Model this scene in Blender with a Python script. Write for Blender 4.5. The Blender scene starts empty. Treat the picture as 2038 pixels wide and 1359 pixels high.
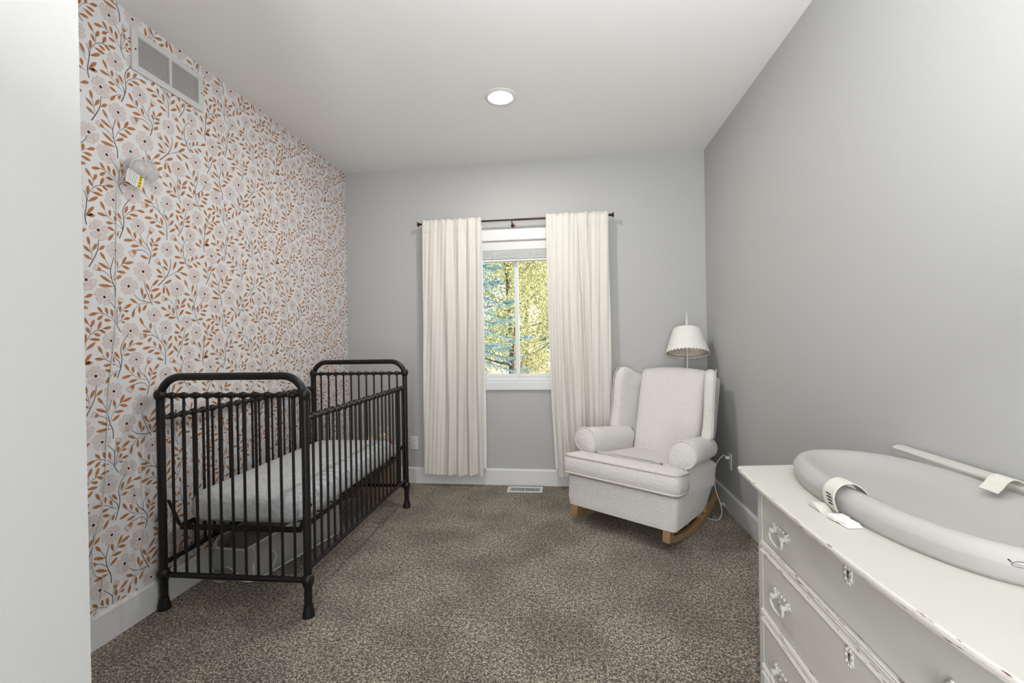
import bpy, bmesh, math, random, json
from math import sin, cos, pi, radians, sqrt, atan2
from mathutils import Vector, Matrix, Euler
random.seed(7)
SC = bpy.context.scene
COL = SC.collection
# ------------------------------------------------------------------ camera
# room frame: x to the right, y towards the window wall, z up, metres
XL, XR, YB, H = -1.9364, 1.1235, 3.7653, 2.74      # wallpaper wall, right wall, window wall, ceiling
YR = -1.25                                          # wall behind the camera
YAW, PITCH, ROLL, FPX = .1223, -.0030, -.0169, 887.42
f = Vector((-sin(YAW)*cos(PITCH), cos(YAW)*cos(PITCH), sin(PITCH)))
r0 = Vector((cos(YAW), sin(YAW), 0)); u0 = r0.cross(f)
rr = r0*cos(ROLL)+u0*sin(ROLL); uu = -r0*sin(ROLL)+u0*cos(ROLL)
cd = bpy.data.cameras.new('camera'); cam = bpy.data.objects.new('camera', cd); COL.objects.link(cam)
cam.matrix_world = Matrix(((rr.x, uu.x, -f.x, 0), (rr.y, uu.y, -f.y, 0), (rr.z, uu.z, -f.z, 1.2317), (0, 0, 0, 1)))
cd.sensor_fit = 'HORIZONTAL'; cd.sensor_width = 36; cd.lens = FPX/2038*36; cd.clip_start = .02
SC.camera = cam
# ------------------------------------------------------------------ light
SC.view_settings.view_transform = 'Standard'; SC.view_settings.look = 'None'
SC.view_settings.gamma = 1; SC.view_settings.exposure = 1.02
SC.view_settings.use_curve_mapping = False
W = bpy.data.worlds.new('world'); SC.world = W; W.use_nodes = True
wn = W.node_tree.nodes; wl = W.node_tree.links
bgn = wn['Background']; sky = wn.new('ShaderNodeTexSky'); sky.sky_type = 'NISHITA'; sky.sun_disc = False
sky.sun_elevation = radians(38); sky.sun_rotation = radians(60); sky.dust_density = 1.5
wl.new(sky.outputs[0], bgn.inputs[0]); bgn.inputs[1].default_value = .42
def lamp(name, kind, loc, energy, color=(1, 1, 1), rot=(0, 0, 0), size=.1, size_y=None):
    l = bpy.data.lights.new(name, kind); l.energy = energy; l.color = color
    if kind == 'AREA':
        l.size = size
        if size_y: l.shape = 'RECTANGLE'; l.size_y = size_y
    o = bpy.data.objects.new(name, l); COL.objects.link(o); o.location = loc; o.rotation_euler = rot
    return o
sun = lamp('sun', 'SUN', (3, 9, 8), 5.0, (1, .93, .8)); sun.data.angle = radians(.6)
sun.rotation_euler = Vector((-.97, -.10, -.62)).to_track_quat('-Z', 'Y').to_euler()
po = lamp('window_daylight', 'AREA', (-.43, YB+.16, 1.41), 1, rot=(radians(-90), 0, 0), size=.86, size_y=1.06)
po.data.cycles.is_portal = True
# added fill: unseen area lights, one aimed at the ceiling, one behind the camera
lamp('added_bounce_fill', 'AREA', (.35, .05, 1.8), 25, (.97, .985, 1), rot=(radians(155), 0, 0), size=1.1, size_y=.9)
lamp('added_rear_fill', 'AREA', (-.08, -1.16, 1.05), 28, (.97, .985, 1), rot=(radians(92), 0, radians(-22)), size=.55, size_y=1.9)

# ------------------------------------------------------------------ materials
def nodes(m): return m.node_tree.nodes, m.node_tree.links
def mat(name, col, rough=.6, metal=0, var=None, bump=None, spec=.5, sheen=0):
    """var=(scale, amount) mottles the colour; bump=(scale, strength, distance)"""
    m = bpy.data.materials.new(name); m.use_nodes = True
    n, l = nodes(m); b = n['Principled BSDF']
    b.inputs['Base Color'].default_value = (*col, 1); b.inputs['Roughness'].default_value = rough
    b.inputs['Metallic'].default_value = metal; b.inputs['Specular IOR Level'].default_value = spec
    if sheen: b.inputs['Sheen Weight'].default_value = sheen
    tc = n.new('ShaderNodeTexCoord')
    if var:
        t = n.new('ShaderNodeTexNoise'); t.inputs['Scale'].default_value = var[0]; t.inputs['Detail'].default_value = 4
        l.new(tc.outputs['Object'], t.inputs['Vector'])
        mx = n.new('ShaderNodeMix'); mx.data_type = 'RGBA'
        mx.inputs[6].default_value = (*[c*(1-var[1]) for c in col], 1)
        mx.inputs[7].default_value = (*[min(1, c*(1+var[1])) for c in col], 1)
        l.new(t.outputs['Fac'], mx.inputs[0]); l.new(mx.outputs[2], b.inputs['Base Color'])
    if bump:
        t2 = n.new('ShaderNodeTexNoise'); t2.inputs['Scale'].default_value = bump[0]; t2.inputs['Detail'].default_value = 3
        l.new(tc.outputs['Object'], t2.inputs['Vector'])
        bp = n.new('ShaderNodeBump'); bp.inputs['Strength'].default_value = bump[1]; bp.inputs['Distance'].default_value = bump[2]
        l.new(t2.outputs['Fac'], bp.inputs['Height']); l.new(bp.outputs[0], b.inputs['Normal'])
    return m
def emis(name, col, s):
    m = bpy.data.materials.new(name); m.use_nodes = True; n, l = nodes(m)
    e = n.new('ShaderNodeEmission'); e.inputs[0].default_value = (*col, 1); e.inputs[1].default_value = s
    l.new(e.outputs[0], n['Material Output'].inputs[0]); return m
def clearmat(name, tint, clear, rough=.1):
    """thin see-through sheet: part clear, part milky"""
    m = bpy.data.materials.new(name); m.use_nodes = True; n, l = nodes(m); b = n['Principled BSDF']
    b.inputs['Base Color'].default_value = (*tint, 1); b.inputs['Roughness'].default_value = rough
    t = n.new('ShaderNodeBsdfTransparent'); t.inputs[0].default_value = (1, 1, 1, 1)
    x = n.new('ShaderNodeMixShader'); x.inputs[0].default_value = clear
    l.new(b.outputs[0], x.inputs[1]); l.new(t.outputs[0], x.inputs[2]); l.new(x.outputs[0], n['Material Output'].inputs[0])
    return m
M = {}
M['paint'] = mat('grey_wall_paint', (.475, .476, .467), .85, bump=(420, .25, .0008))
M['ceil'] = mat('white_ceiling_paint', (.86, .85, .835), .9, bump=(300, .4, .001))
M['trim'] = mat('white_trim_paint', (.74, .745, .74), .4)
M['paper'] = mat('wallpaper_ground', (.74, .745, .755), .75)
M['petal'] = mat('wallpaper_petal', (.68, .60, .58), .75)
M['petal_line'] = mat('wallpaper_petal_line', (.38, .21, .17), .75)
M['leaf'] = mat('wallpaper_leaf', (.47, .19, .065), .75, var=(90, .18))
M['leaf_vein'] = mat('wallpaper_leaf_vein', (.13, .05, .03), .75)
M['stem'] = mat('wallpaper_stem', (.085, .035, .035), .75)
M['seed'] = mat('wallpaper_flower_centre', (.05, .016, .012), .75)
M['iron'] = mat('dark_bronze_iron', (.010, .0085, .0075), .38, .2, var=(60, .25), bump=(500, .15, .0005))
M['black'] = mat('black_steel', (.012, .012, .012), .45, .3)
M['bronze'] = mat('oil_rubbed_bronze', (.05, .028, .02), .35, .8)
M['white_plastic'] = mat('white_plastic', (.72, .72, .71), .35)
M['white_metal'] = mat('white_enamelled_metal', (.72, .72, .71), .4)
M['dark'] = mat('dark_gap', (.015, .015, .015), .9)
M['boucle'] = mat('cream_boucle', (.74, .715, .69), .95, var=(60, .06), bump=(130, 1.0, .008), sheen=.3)
M['piping'] = mat('cream_piping', (.66, .62, .585), .9, bump=(300, .4, .002))
M['oak'] = mat('golden_oak', (.30, .185, .09), .45, var=(14, .3))
M['linen'] = mat('cream_linen', (.70, .67, .62), .95, var=(35, .05), bump=(120, .3, .003), sheen=.15)
M['lining'] = mat('white_lining', (.80, .80, .80), .9)
M['sheet'] = mat('grey_white_quilted_sheet', (.56, .575, .59), .9, var=(14, .16), bump=(38, .9, .012))
M['vinyl'] = clearmat('milky_vinyl', (.74, .76, .80), .42, .25)
M['vinyl_trim'] = mat('white_vinyl_piping', (.85, .86, .88), .4)
M['taupe'] = mat('taupe_padding', (.30, .265, .225), .95, var=(60, .2), bump=(200, .5, .004))
M['pad'] = mat('grey_foam_pad', (.475, .455, .445), .5, bump=(250, .15, .001))
M['strap'] = mat('ivory_webbing', (.72, .70, .64), .6, bump=(400, .3, .001))
M['shade'] = mat('white_linen_shade', (.80, .785, .75), .9, var=(130, .07), bump=(110, .8, .004))
M['shade_in'] = mat('beige_shade_lining', (.66, .60, .52), .85)
M['ink'] = mat('black_ink', (.01, .01, .01), .6)
M['yellow'] = mat('yellow_label', (.80, .55, .02), .6)
M['vent'] = mat('white_vent_enamel', (.64, .64, .63), .45)
M['greywood'] = mat('brown_leather', (.12, .07, .05), .6)
def paint_distressed():
    m = bpy.data.materials.new('antique_white_paint'); m.use_nodes = True; n, l = nodes(m); b = n['Principled BSDF']
    b.inputs['Roughness'].default_value = .42
    tc = n.new('ShaderNodeTexCoord'); t = n.new('ShaderNodeTexNoise'); t.inputs['Scale'].default_value = 6; t.inputs['Detail'].default_value = 5
    l.new(tc.outputs['Object'], t.inputs['Vector'])
    mx = n.new('ShaderNodeMix'); mx.data_type = 'RGBA'; mx.inputs[6].default_value = (.59, .577, .535, 1); mx.inputs[7].default_value = (.64, .627, .585, 1)
    l.new(t.outputs['Fac'], mx.inputs[0]); l.new(mx.outputs[2], b.inputs['Base Color'])
    return m
def paint_chipped():
    """white paint worn through to brown wood in long flakes along the edges"""
    m = bpy.data.materials.new('chipped_white_paint'); m.use_nodes = True; n, l = nodes(m); b = n['Principled BSDF']
    b.inputs['Roughness'].default_value = .5
    tc = n.new('ShaderNodeTexCoord'); mp = n.new('ShaderNodeMapping'); mp.inputs['Scale'].default_value = (260, 20, 260)
    l.new(tc.outputs['Object'], mp.inputs[0])
    t = n.new('ShaderNodeTexNoise'); t.inputs['Scale'].default_value = 1; t.inputs['Detail'].default_value = 5; l.new(mp.outputs[0], t.inputs['Vector'])
    cr = n.new('ShaderNodeValToRGB'); e = cr.color_ramp.elements
    e[0].position = .62; e[0].color = (.72, .70, .65, 1); e[1].position = .655; e[1].color = (.20, .10, .06, 1)
    l.new(t.outputs['Fac'], cr.inputs[0]); l.new(cr.outputs[0], b.inputs['Base Color'])
    return m
M['dresser'] = paint_distressed(); M['chip'] = paint_chipped()
def carpet_mat():
    m = bpy.data.materials.new('brown_grey_carpet'); m.use_nodes = True; n, l = nodes(m); b = n['Principled BSDF']
    b.inputs['Roughness'].default_value = 1; b.inputs['Specular IOR Level'].default_value = .1; b.inputs['Sheen Weight'].default_value = .2
    tc = n.new('ShaderNodeTexCoord')
    def noise(s, d=2):
        t = n.new('ShaderNodeTexNoise'); t.inputs['Scale'].default_value = s; t.inputs['Detail'].default_value = d
        l.new(tc.outputs['Object'], t.inputs['Vector']); return t
    a = noise(150, 4); c = noise(3.0, 3); v = n.new('ShaderNodeTexVoronoi'); v.inputs['Scale'].default_value = 190; l.new(tc.outputs['Object'], v.inputs['Vector'])
    cr = n.new('ShaderNodeValToRGB'); e = cr.color_ramp.elements
    e[0].position = .40; e[0].color = (.045, .034, .022, 1); e[1].position = .59; e[1].color = (.88, .77, .62, 1)
    x = cr.color_ramp.elements.new(.5); x.color = (.29, .24, .18, 1)
    a2 = noise(64, 5); am = n.new('ShaderNodeMix'); am.data_type = 'FLOAT'; am.inputs[0].default_value = .32
    l.new(a.outputs['Fac'], am.inputs[2]); l.new(a2.outputs['Fac'], am.inputs[3]); l.new(am.outputs[0], cr.inputs[0])
    mx = n.new('ShaderNodeMix'); mx.data_type = 'RGBA'; mx.blend_type = 'MULTIPLY'; mx.inputs[0].default_value = 1
    c2 = n.new('ShaderNodeValToRGB'); e = c2.color_ramp.elements; e[0].position = .38; e[0].color = (.66, .65, .64, 1); e[1].position = .6; e[1].color = (1.0, 1.0, 1.0, 1)
    l.new(c.outputs['Fac'], c2.inputs[0]); l.new(cr.outputs[0], mx.inputs[6]); l.new(c2.outputs[0], mx.inputs[7]); l.new(mx.outputs[2], b.inputs['Base Color'])
    bp = n.new('ShaderNodeBump'); bp.inputs['Strength'].default_value = .9; bp.inputs['Distance'].default_value = .012
    ad = n.new('ShaderNodeMath'); ad.operation = 'ADD'; l.new(a.outputs['Fac'], ad.inputs[0]); l.new(v.outputs['Distance'], ad.inputs[1])
    l.new(ad.outputs[0], bp.inputs['Height']); l.new(bp.outputs[0], b.inputs['Normal'])
    return m
M['carpet'] = carpet_mat()

# ------------------------------------------------------------------ mesh helpers
class MB:
    def __init__(s): s.v = []; s.f = []; s.m = []
    def add(s, vs, fs, mi=0):
        o = len(s.v); s.v += [tuple(p) for p in vs]; s.f += [tuple(i+o for i in q) for q in fs]; s.m += [mi]*len(fs); return s
    def box(s, x0, x1, y0, y1, z0, z1, mi=0):
        return s.add([(x, y, z) for z in (z0, z1) for y in (y0, y1) for x in (x0, x1)],
                     [(0, 2, 3, 1), (4, 5, 7, 6), (0, 1, 5, 4), (2, 6, 7, 3), (0, 4, 6, 2), (1, 3, 7, 5)], mi)
    def tube(s, path, r, n=10, mi=0, closed=False, cap=True, sq=False):
        P = [Vector(p) for p in path]; k = len(P); R = r if hasattr(r, '__len__') else [r]*k
        T = []
        for i in range(k):
            a = P[(i-1) % k] if (closed or i > 0) else P[i]; b = P[(i+1) % k] if (closed or i < k-1) else P[i]
            T.append((b-a).normalized())
        N = Vector((0, 0, 1)) if abs(T[0].z) < .9 else Vector((1, 0, 0)); N = (N-T[0]*N.dot(T[0])).normalized()
        vs = []
        for i in range(k):
            N = (N-T[i]*N.dot(T[i]));  N = N.normalized() if N.length > 1e-6 else T[i].orthogonal().normalized()
            B = T[i].cross(N)
            for j in range(n):
                a = 2*pi*j/n+(pi/n if sq else 0); vs.append(P[i]+(N*cos(a)+B*sin(a))*R[i])
        fs = []
        for i in range(k if closed else k-1):
            for j in range(n):
                i2 = (i+1) % k; fs.append((i*n+j, i*n+(j+1) % n, i2*n+(j+1) % n, i2*n+j))
        if cap and not closed: fs += [tuple(range(n))[::-1], tuple(range((k-1)*n, k*n))]
        return s.add(vs, fs, mi)
    def lathe(s, prof, c=(0, 0, 0), n=20, mi=0, axis='z'):
        vs = []
        for (r, z) in prof:
            for j in range(n):
                a = 2*pi*j/n
                p = (r*cos(a), r*sin(a), z)
                if axis == 'y': p = (r*cos(a), z, r*sin(a))
                if axis == 'x': p = (z, r*cos(a), r*sin(a))
                vs.append((c[0]+p[0], c[1]+p[1], c[2]+p[2]))
        fs = [(i*n+j, i*n+(j+1) % n, (i+1)*n+(j+1) % n, (i+1)*n+j) for i in range(len(prof)-1) for j in range(n)]
        fs += [tuple(range(n))[::-1], tuple(range((len(prof)-1)*n, len(prof)*n))]
        return s.add(vs, fs, mi)
    def prism(s, poly, a, b, axis='z', mi=0):
        """poly: 2-D outline; axis z -> (x,y), y -> (x,z), x -> (y,z)"""
        def P(p, t): return {'z': (p[0], p[1], t), 'y': (p[0], t, p[1]), 'x': (t, p[0], p[1])}[axis]
        n = len(poly); vs = [P(p, a) for p in poly]+[P(p, b) for p in poly]
        fs = [tuple(range(n))[::-1], tuple(range(n, 2*n))]+[(i, (i+1) % n, (i+1) % n+n, i+n) for i in range(n)]
        return s.add(vs, fs, mi)
    def loft(s, rings, mi=0, cap=True, closed=True):
        n = len(rings[0]); vs = [p for q in rings for p in q]
        fs = [(i*n+j, i*n+(j+1) % n, (i+1)*n+(j+1) % n, (i+1)*n+j) for i in range(len(rings)-1) for j in range(n if closed else n-1)]
        if cap: fs += [tuple(range(n))[::-1], tuple(range((len(rings)-1)*n, len(rings)*n))]
        return s.add(vs, fs, mi)
    def ell(s, c, r, n=14, k=9, mi=0):
        vs = [(c[0]+r[0]*sin(pi*i/k)*cos(2*pi*j/n), c[1]+r[1]*sin(pi*i/k)*sin(2*pi*j/n), c[2]-r[2]*cos(pi*i/k)) for i in range(1, k) for j in range(n)]
        o = len(vs); vs += [(c[0], c[1], c[2]-r[2]), (c[0], c[1], c[2]+r[2])]
        fs = [(i*n+j, i*n+(j+1) % n, (i+1)*n+(j+1) % n, (i+1)*n+j) for i in range(k-2) for j in range(n)]
        fs += [(o, (j+1) % n, j) for j in range(n)]+[(o+1, (k-2)*n+j, (k-2)*n+(j+1) % n) for j in range(n)]
        return s.add(vs, fs, mi)
    def xf(s, mtx):
        s.v = [tuple(mtx @ Vector(p)) for p in s.v]; return s
    def build(s, name, mats, parent=None, bevel=0, seg=3, sub=0, smooth=35, fix=True):
        me = bpy.data.meshes.new(name); me.from_pydata(s.v, [], s.f)
        for m in (mats if isinstance(mats, (list, tuple)) else [mats]): me.materials.append(M[m] if isinstance(m, str) else m)
        me.polygons.foreach_set('material_index', s.m)
        if fix:
            bm = bmesh.new(); bm.from_mesh(me); bmesh.ops.recalc_face_normals(bm, faces=bm.faces); bm.to_mesh(me); bm.free()
        if smooth:
            me.polygons.foreach_set('use_smooth', [True]*len(me.polygons))
            me.set_sharp_from_angle(angle=radians(smooth))
        me.update(); o = bpy.data.objects.new(name, me); COL.objects.link(o)
        if parent: o.parent = parent
        if sub:
            q = o.modifiers.new('sub', 'SUBSURF'); q.levels = sub; q.render_levels = sub
        if bevel:
            q = o.modifiers.new('bevel', 'BEVEL'); q.width = bevel; q.segments = seg; q.limit_method = 'ANGLE'; q.angle_limit = radians(38)
            w = o.modifiers.new('wn', 'WEIGHTED_NORMAL'); w.keep_sharp = False
        return o
def tag(o, label=None, cat=None, group=None, kind=None):
    if label: o['label'] = label
    if cat: o['category'] = cat
    if group: o['group'] = group
    if kind: o['kind'] = kind
    return o
def empty(name, loc, rot=(0, 0, 0)):
    o = bpy.data.objects.new(name, None); COL.objects.link(o); o.location = loc; o.rotation_euler = rot; o.empty_display_size = .1
    return o
def struct(o): o['kind'] = 'structure'; return o
def arc(cx, cy, r, a0, a1, n=8): return [(cx+r*cos(radians(a0+(a1-a0)*i/n)), cy+r*sin(radians(a0+(a1-a0)*i/n))) for i in range(n+1)]
def catmull(P, k=6):
    P = [Vector(p) for p in P]; out = []
    for i in range(len(P)-1):
        a = P[max(i-1, 0)]; b = P[i]; c = P[i+1]; d = P[min(i+2, len(P)-1)]
        for j in range(k):
            t = j/k; out.append(.5*((2*b)+(c-a)*t+(2*a-5*b+4*c-d)*t*t+(3*b-a-3*c+d)*t**3))
    out.append(P[-1]); return out

# ------------------------------------------------------------------ the room
XE, YE = -.75, .612                                 # entry wall that ends at the left of the view
WX0, WX1, WZ0, WZ1 = -.86, .00, .875, 2.08          # window opening
struct(MB().box(XL-.2, XR+.2, YR-.2, YB+.14, -.12, 0).build('floor', 'carpet', smooth=0))
struct(MB().box(XL-.2, XR+.2, YR-.2, YB+.14, H, H+.12).build('ceiling', 'ceil', smooth=0))
b = MB().box(XL-.12, WX0, YB, YB+.14, 0, H).box(WX1, XR+.12, YB, YB+.14, 0, H).box(WX0, WX1, YB, YB+.14, 0, WZ0).box(WX0, WX1, YB, YB+.14, WZ1, H)
struct(b.build('wall_back', 'paint', smooth=0))
struct(MB().box(XR, XR+.12, YR-.12, YB, 0, H).build('wall_right', 'paint', smooth=0))
struct(MB().box(XL, XE, YE-.1, YE, 0, H).box(XE-.1, XE, YR, YE-.1, 0, H).build('wall_entry', 'paint', smooth=0))
struct(MB().box(XE-.1, XR+.12, YR-.12, YR, 0, H).build('wall_rear', 'paint', smooth=0))
# baseboards: flat board with an eased top edge
HB = .1366
def bprof(t): return [(0, 0), (.015, 0), (.015, HB-.012), (.009, HB), (0, HB)]
def board(name, kind):
    P = bprof(0)
    if kind == 'back': m = MB().prism([(YB-a, z) for a, z in P], XL+.015, XR-.015, 'x')
    if kind == 'left': m = MB().prism([(XL+a, z) for a, z in P], YE, YB, 'y')
    if kind == 'right': m = MB().prism([(XR-a, z) for a, z in P], YR, YB, 'y')
    if kind == 'entry': m = MB().prism([(XE+a, z) for a, z in P], YR, YE, 'y')
    struct(m.build(name, 'trim', smooth=0))
board('baseboard_back', 'back'); board('baseboard_left', 'left'); board('baseboard_right', 'right'); board('baseboard_entry', 'entry')

# wallpaper: the printed sprigs are part of the wall's own mesh
WP = json.loads('''{"F":[[1641,1721,40],[1714,1650,38],[1817,1782,33],[1964,1703,34],[1837,1577,42],[1767,1501,39],[1590,1507,40],[1661,1443,38],[2017,1517,38],[2125,1593,36],[2100,1732,32],[2103,1803,32],[2150,1909,34],[2092,1962,33],[1969,1929,33],[1909,1987,34],[1793,1911,36],[1706,1867,36]],"S":[[3,[1588,1871],[1598,1842],[1596,1808],[1590,1766],[1596,1732]],[2,[1600,1829],[1604,1857],[1619,1885],[1635,1902],[1652,1911],[1672,1913]],[1.6,[1622,1895],[1626,1921],[1617,1935]],[1.4,[1590,1763],[1601,1772]],[2.6,[1677,1434],[1704,1402],[1713,1383],[1711,1348],[1712,1325],[1728,1296]],[1.8,[1712,1328],[1692,1353],[1675,1363],[1656,1372],[1636,1374]],[1.8,[1713,1383],[1716,1400],[1722,1415]],[1.5,[1715,1336],[1721,1363],[1727,1378],[1742,1399]],[1.6,[1713,1329],[1723,1343],[1740,1353]],[3,[1786,1899],[1757,1859],[1747,1824],[1752,1789],[1747,1752],[1730,1705]],[2.4,[1707,1821],[1721,1795],[1739,1775],[1746,1748]],[1.8,[1743,1750],[1722,1763],[1703,1776],[1682,1789],[1671,1806]],[1.5,[1738,1737],[1722,1733],[1707,1721]],[1.8,[1752,1800],[1763,1819],[1785,1839],[1812,1853]],[1.4,[1722,1762],[1713,1765],[1703,1765]],[3,[1642,1681],[1638,1640],[1624,1603],[1602,1561]],[1.6,[1614,1591],[1613,1623],[1606,1649]],[2.8,[1824,1746],[1841,1718],[1859,1701],[1877,1670],[1875,1645],[1865,1616]],[1.6,[1866,1685],[1833,1694],[1802,1713],[1785,1732]],[1.8,[1859,1701],[1860,1736],[1871,1756]],[1.5,[1883,1675],[1887,1707],[1903,1728]],[2.2,[1875,1642],[1858,1668],[1833,1675],[1804,1669]],[2.6,[1874,1894],[1909,1889],[1939,1866],[1961,1836],[1966,1794],[1964,1750]],[2,[1910,1943],[1914,1910],[1929,1879]],[2.2,[1954,1898],[1947,1872],[1949,1859]],[1.5,[1907,1888],[1891,1907],[1857,1936]],[1.6,[1960,1791],[1942,1816],[1913,1834],[1892,1838]],[1.3,[1973,1808],[1974,1840],[1979,1865]],[2.4,[2035,2096],[2029,2034],[2038,1984],[2049,1956]],[1.8,[1984,2071],[2011,2051],[2030,2018]],[1.4,[2040,1976],[2005,1998],[1978,2015]],[1.2,[2042,2006],[2051,2038]],[2.6,[2157,2162],[2158,2113],[2141,2060],[2143,2013],[2153,1977],[2173,1953]],[2.4,[2202,2102],[2187,2070],[2143,2028]],[1.3,[2138,2054],[2125,2118],[2102,2140]],[1.4,[2150,1985],[2175,2027],[2197,2045]],[1.3,[2132,2010],[2125,2029],[2117,2030]],[2.6,[2083,1931],[2067,1876],[2053,1827],[2028,1784]],[1.2,[2055,1902],[2053,1922]],[1.2,[2039,1803],[2037,1831],[2032,1861]],[2.6,[2081,1782],[2060,1747],[2057,1705],[2069,1662],[2093,1627]],[2,[2086,1706],[2072,1677],[2069,1658]],[1.8,[2019,1761],[2045,1744],[2057,1723]],[1.5,[2087,1649],[2094,1662],[2120,1682],[2158,1697]],[1.3,[2037,1705],[2048,1686],[2061,1677]],[3,[1981,1663],[1982,1625],[1961,1574],[1912,1520]],[1.8,[1959,1568],[1994,1590],[2016,1602],[2035,1605]],[1.7,[1947,1563],[1943,1597],[1926,1624]],[1.3,[1936,1531],[1948,1527],[1954,1523]],[2.8,[1840,1537],[1848,1503],[1863,1464],[1881,1426]],[2.6,[1789,1469],[1814,1447],[1843,1439],[1873,1437]],[1.4,[1868,1464],[1869,1488],[1881,1516]],[1.4,[1883,1436],[1887,1457],[1892,1460]],[1.7,[1866,1433],[1817,1425],[1799,1407],[1791,1394]],[1.3,[1843,1439],[1832,1460]],[3,[1709,1631],[1700,1604],[1689,1561],[1695,1516],[1707,1484],[1708,1447]],[1.8,[1690,1561],[1670,1599]],[2,[1695,1521],[1671,1546],[1650,1555]],[1.5,[1699,1528],[1709,1558],[1735,1589],[1745,1598]],[1.8,[2183,1799],[2168,1831],[2140,1850]],[1.3,[2181,1757],[2171,1761]]],"L":[[1600,1855,1606,1896],[1625,1921,1640,1955],[1617,1933,1595,1964],[1622,1896,1607,1923],[1652,1911,1668,1950],[1672,1917,1710,1926],[1659,1912,1685,1900],[1635,1897,1664,1888],[1617,1874,1663,1871],[1602,1828,1644,1861],[1597,1778,1627,1815],[1597,1770,1631,1779],[1636,1375,1597,1363],[1654,1375,1632,1400],[1655,1366,1630,1344],[1674,1369,1665,1401],[1694,1359,1689,1395],[1688,1345,1657,1345],[1742,1398,1781,1424],[1726,1382,1728,1411],[1741,1389,1766,1390],[1731,1355,1744,1377],[1740,1353,1772,1359],[1729,1341,1749,1339],[1671,1811,1652,1846],[1680,1789,1638,1792],[1691,1791,1690,1821],[1719,1773,1709,1799],[1705,1765,1673,1761],[1711,1734,1678,1744],[1706,1721,1680,1685],[1727,1732,1716,1709],[1742,1789,1719,1820],[1756,1822,1770,1860],[1784,1842,1804,1872],[1812,1853,1852,1854],[1775,1824,1818,1828],[1759,1802,1788,1809],[1606,1649,1599,1686],[1611,1621,1581,1645],[1614,1592,1582,1609],[1616,1629,1636,1665],[1641,1637,1667,1661],[1785,1731,1763,1765],[1797,1713,1747,1702],[1804,1720,1799,1751],[1835,1696,1822,1727],[1823,1692,1780,1683],[1904,1727,1931,1757],[1891,1718,1882,1743],[1883,1699,1876,1724],[1891,1710,1919,1716],[1887,1684,1917,1701],[1883,1653,1908,1676],[1867,1640,1825,1649],[1857,1936,1837,1973],[1889,1918,1892,1951],[1892,1908,1848,1912],[1895,1883,1875,1860],[1892,1838,1848,1829],[1915,1838,1905,1865],[1908,1825,1874,1811],[1943,1817,1934,1853],[1942,1806,1903,1807],[1957,1772,1919,1785],[1972,1845,1956,1874],[1981,1864,2004,1893],[1978,1823,2005,1857],[1978,1793,2015,1818],[1978,2015,1946,2028],[1995,2015,1990,2044],[2019,1994,2010,2032],[1998,1998,1964,1986],[2028,1981,1983,1979],[2056,2046,2092,2085],[2048,2046,2042,2077],[2053,2034,2086,2050],[2041,2020,2037,2047],[2045,1990,2075,2026],[2102,2140,2081,2179],[2127,2119,2137,2160],[2117,2102,2076,2107],[2140,2093,2152,2133],[2136,2069,2105,2084],[2115,2031,2099,2061],[2129,2023,2134,2053],[2125,2005,2081,2013],[2152,1970,2120,1975],[2158,1976,2197,1984],[2159,2013,2166,2047],[2183,2033,2188,2063],[2200,2044,2234,2061],[2186,2026,2222,2027],[2175,2009,2216,2002],[2051,1922,2023,1953],[2056,1910,2072,1937],[2050,1905,2016,1909],[2063,1879,2037,1891],[2032,1859,2021,1891],[2041,1839,2058,1868],[2036,1809,2010,1842],[2074,1877,2103,1906],[2074,1866,2105,1877],[2068,1843,2103,1853],[2037,1704,2009,1738],[2047,1701,2045,1727],[2060,1763,2051,1793],[2048,1678,2003,1676],[2071,1655,2029,1651],[2088,1664,2090,1683],[2106,1670,2117,1698],[2134,1686,2139,1709],[2085,1648,2113,1637],[2115,1663,2146,1645],[2136,1674,2166,1662],[2159,1696,2193,1717],[2016,1602,2059,1637],[1995,1608,2016,1655],[2033,1603,2083,1593],[2003,1589,2042,1566],[1969,1618,1941,1655],[1968,1602,1941,1618],[1935,1579,1905,1601],[1943,1567,1906,1565],[1944,1532,1988,1558],[1944,1524,1941,1483],[1953,1525,1974,1475],[1880,1514,1916,1551],[1868,1490,1851,1524],[1872,1489,1920,1508],[1880,1449,1876,1481],[1890,1457,1928,1491],[1888,1441,1925,1439],[1834,1458,1827,1504],[1838,1450,1849,1477],[1809,1426,1772,1447],[1791,1401,1782,1361],[1817,1422,1816,1382],[1853,1428,1832,1395],[1670,1599,1647,1631],[1687,1563,1638,1585],[1696,1505,1644,1533],[1700,1492,1636,1491],[1719,1578,1713,1612],[1739,1594,1760,1632],[1745,1598,1794,1613],[1737,1588,1774,1578],[1712,1560,1757,1559],[1702,1521,1738,1545],[2180,1826,2160,1860],[2169,1770,2164,1800],[2171,1758,2131,1771],[2191,1774,2220,1785]],"B":[[1723,1414,1732,1445],[1873,1758,1886,1789],[1805,1668,1776,1641],[1873,1892,1836,1886],[1983,2069,1950,2071],[2021,1759,1989,1776],[1927,1622,1904,1645],[1651,1554,1621,1566],[2142,1848,2115,1868]]}''')
VH, VV = (598, 2), (21, 609)
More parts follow.
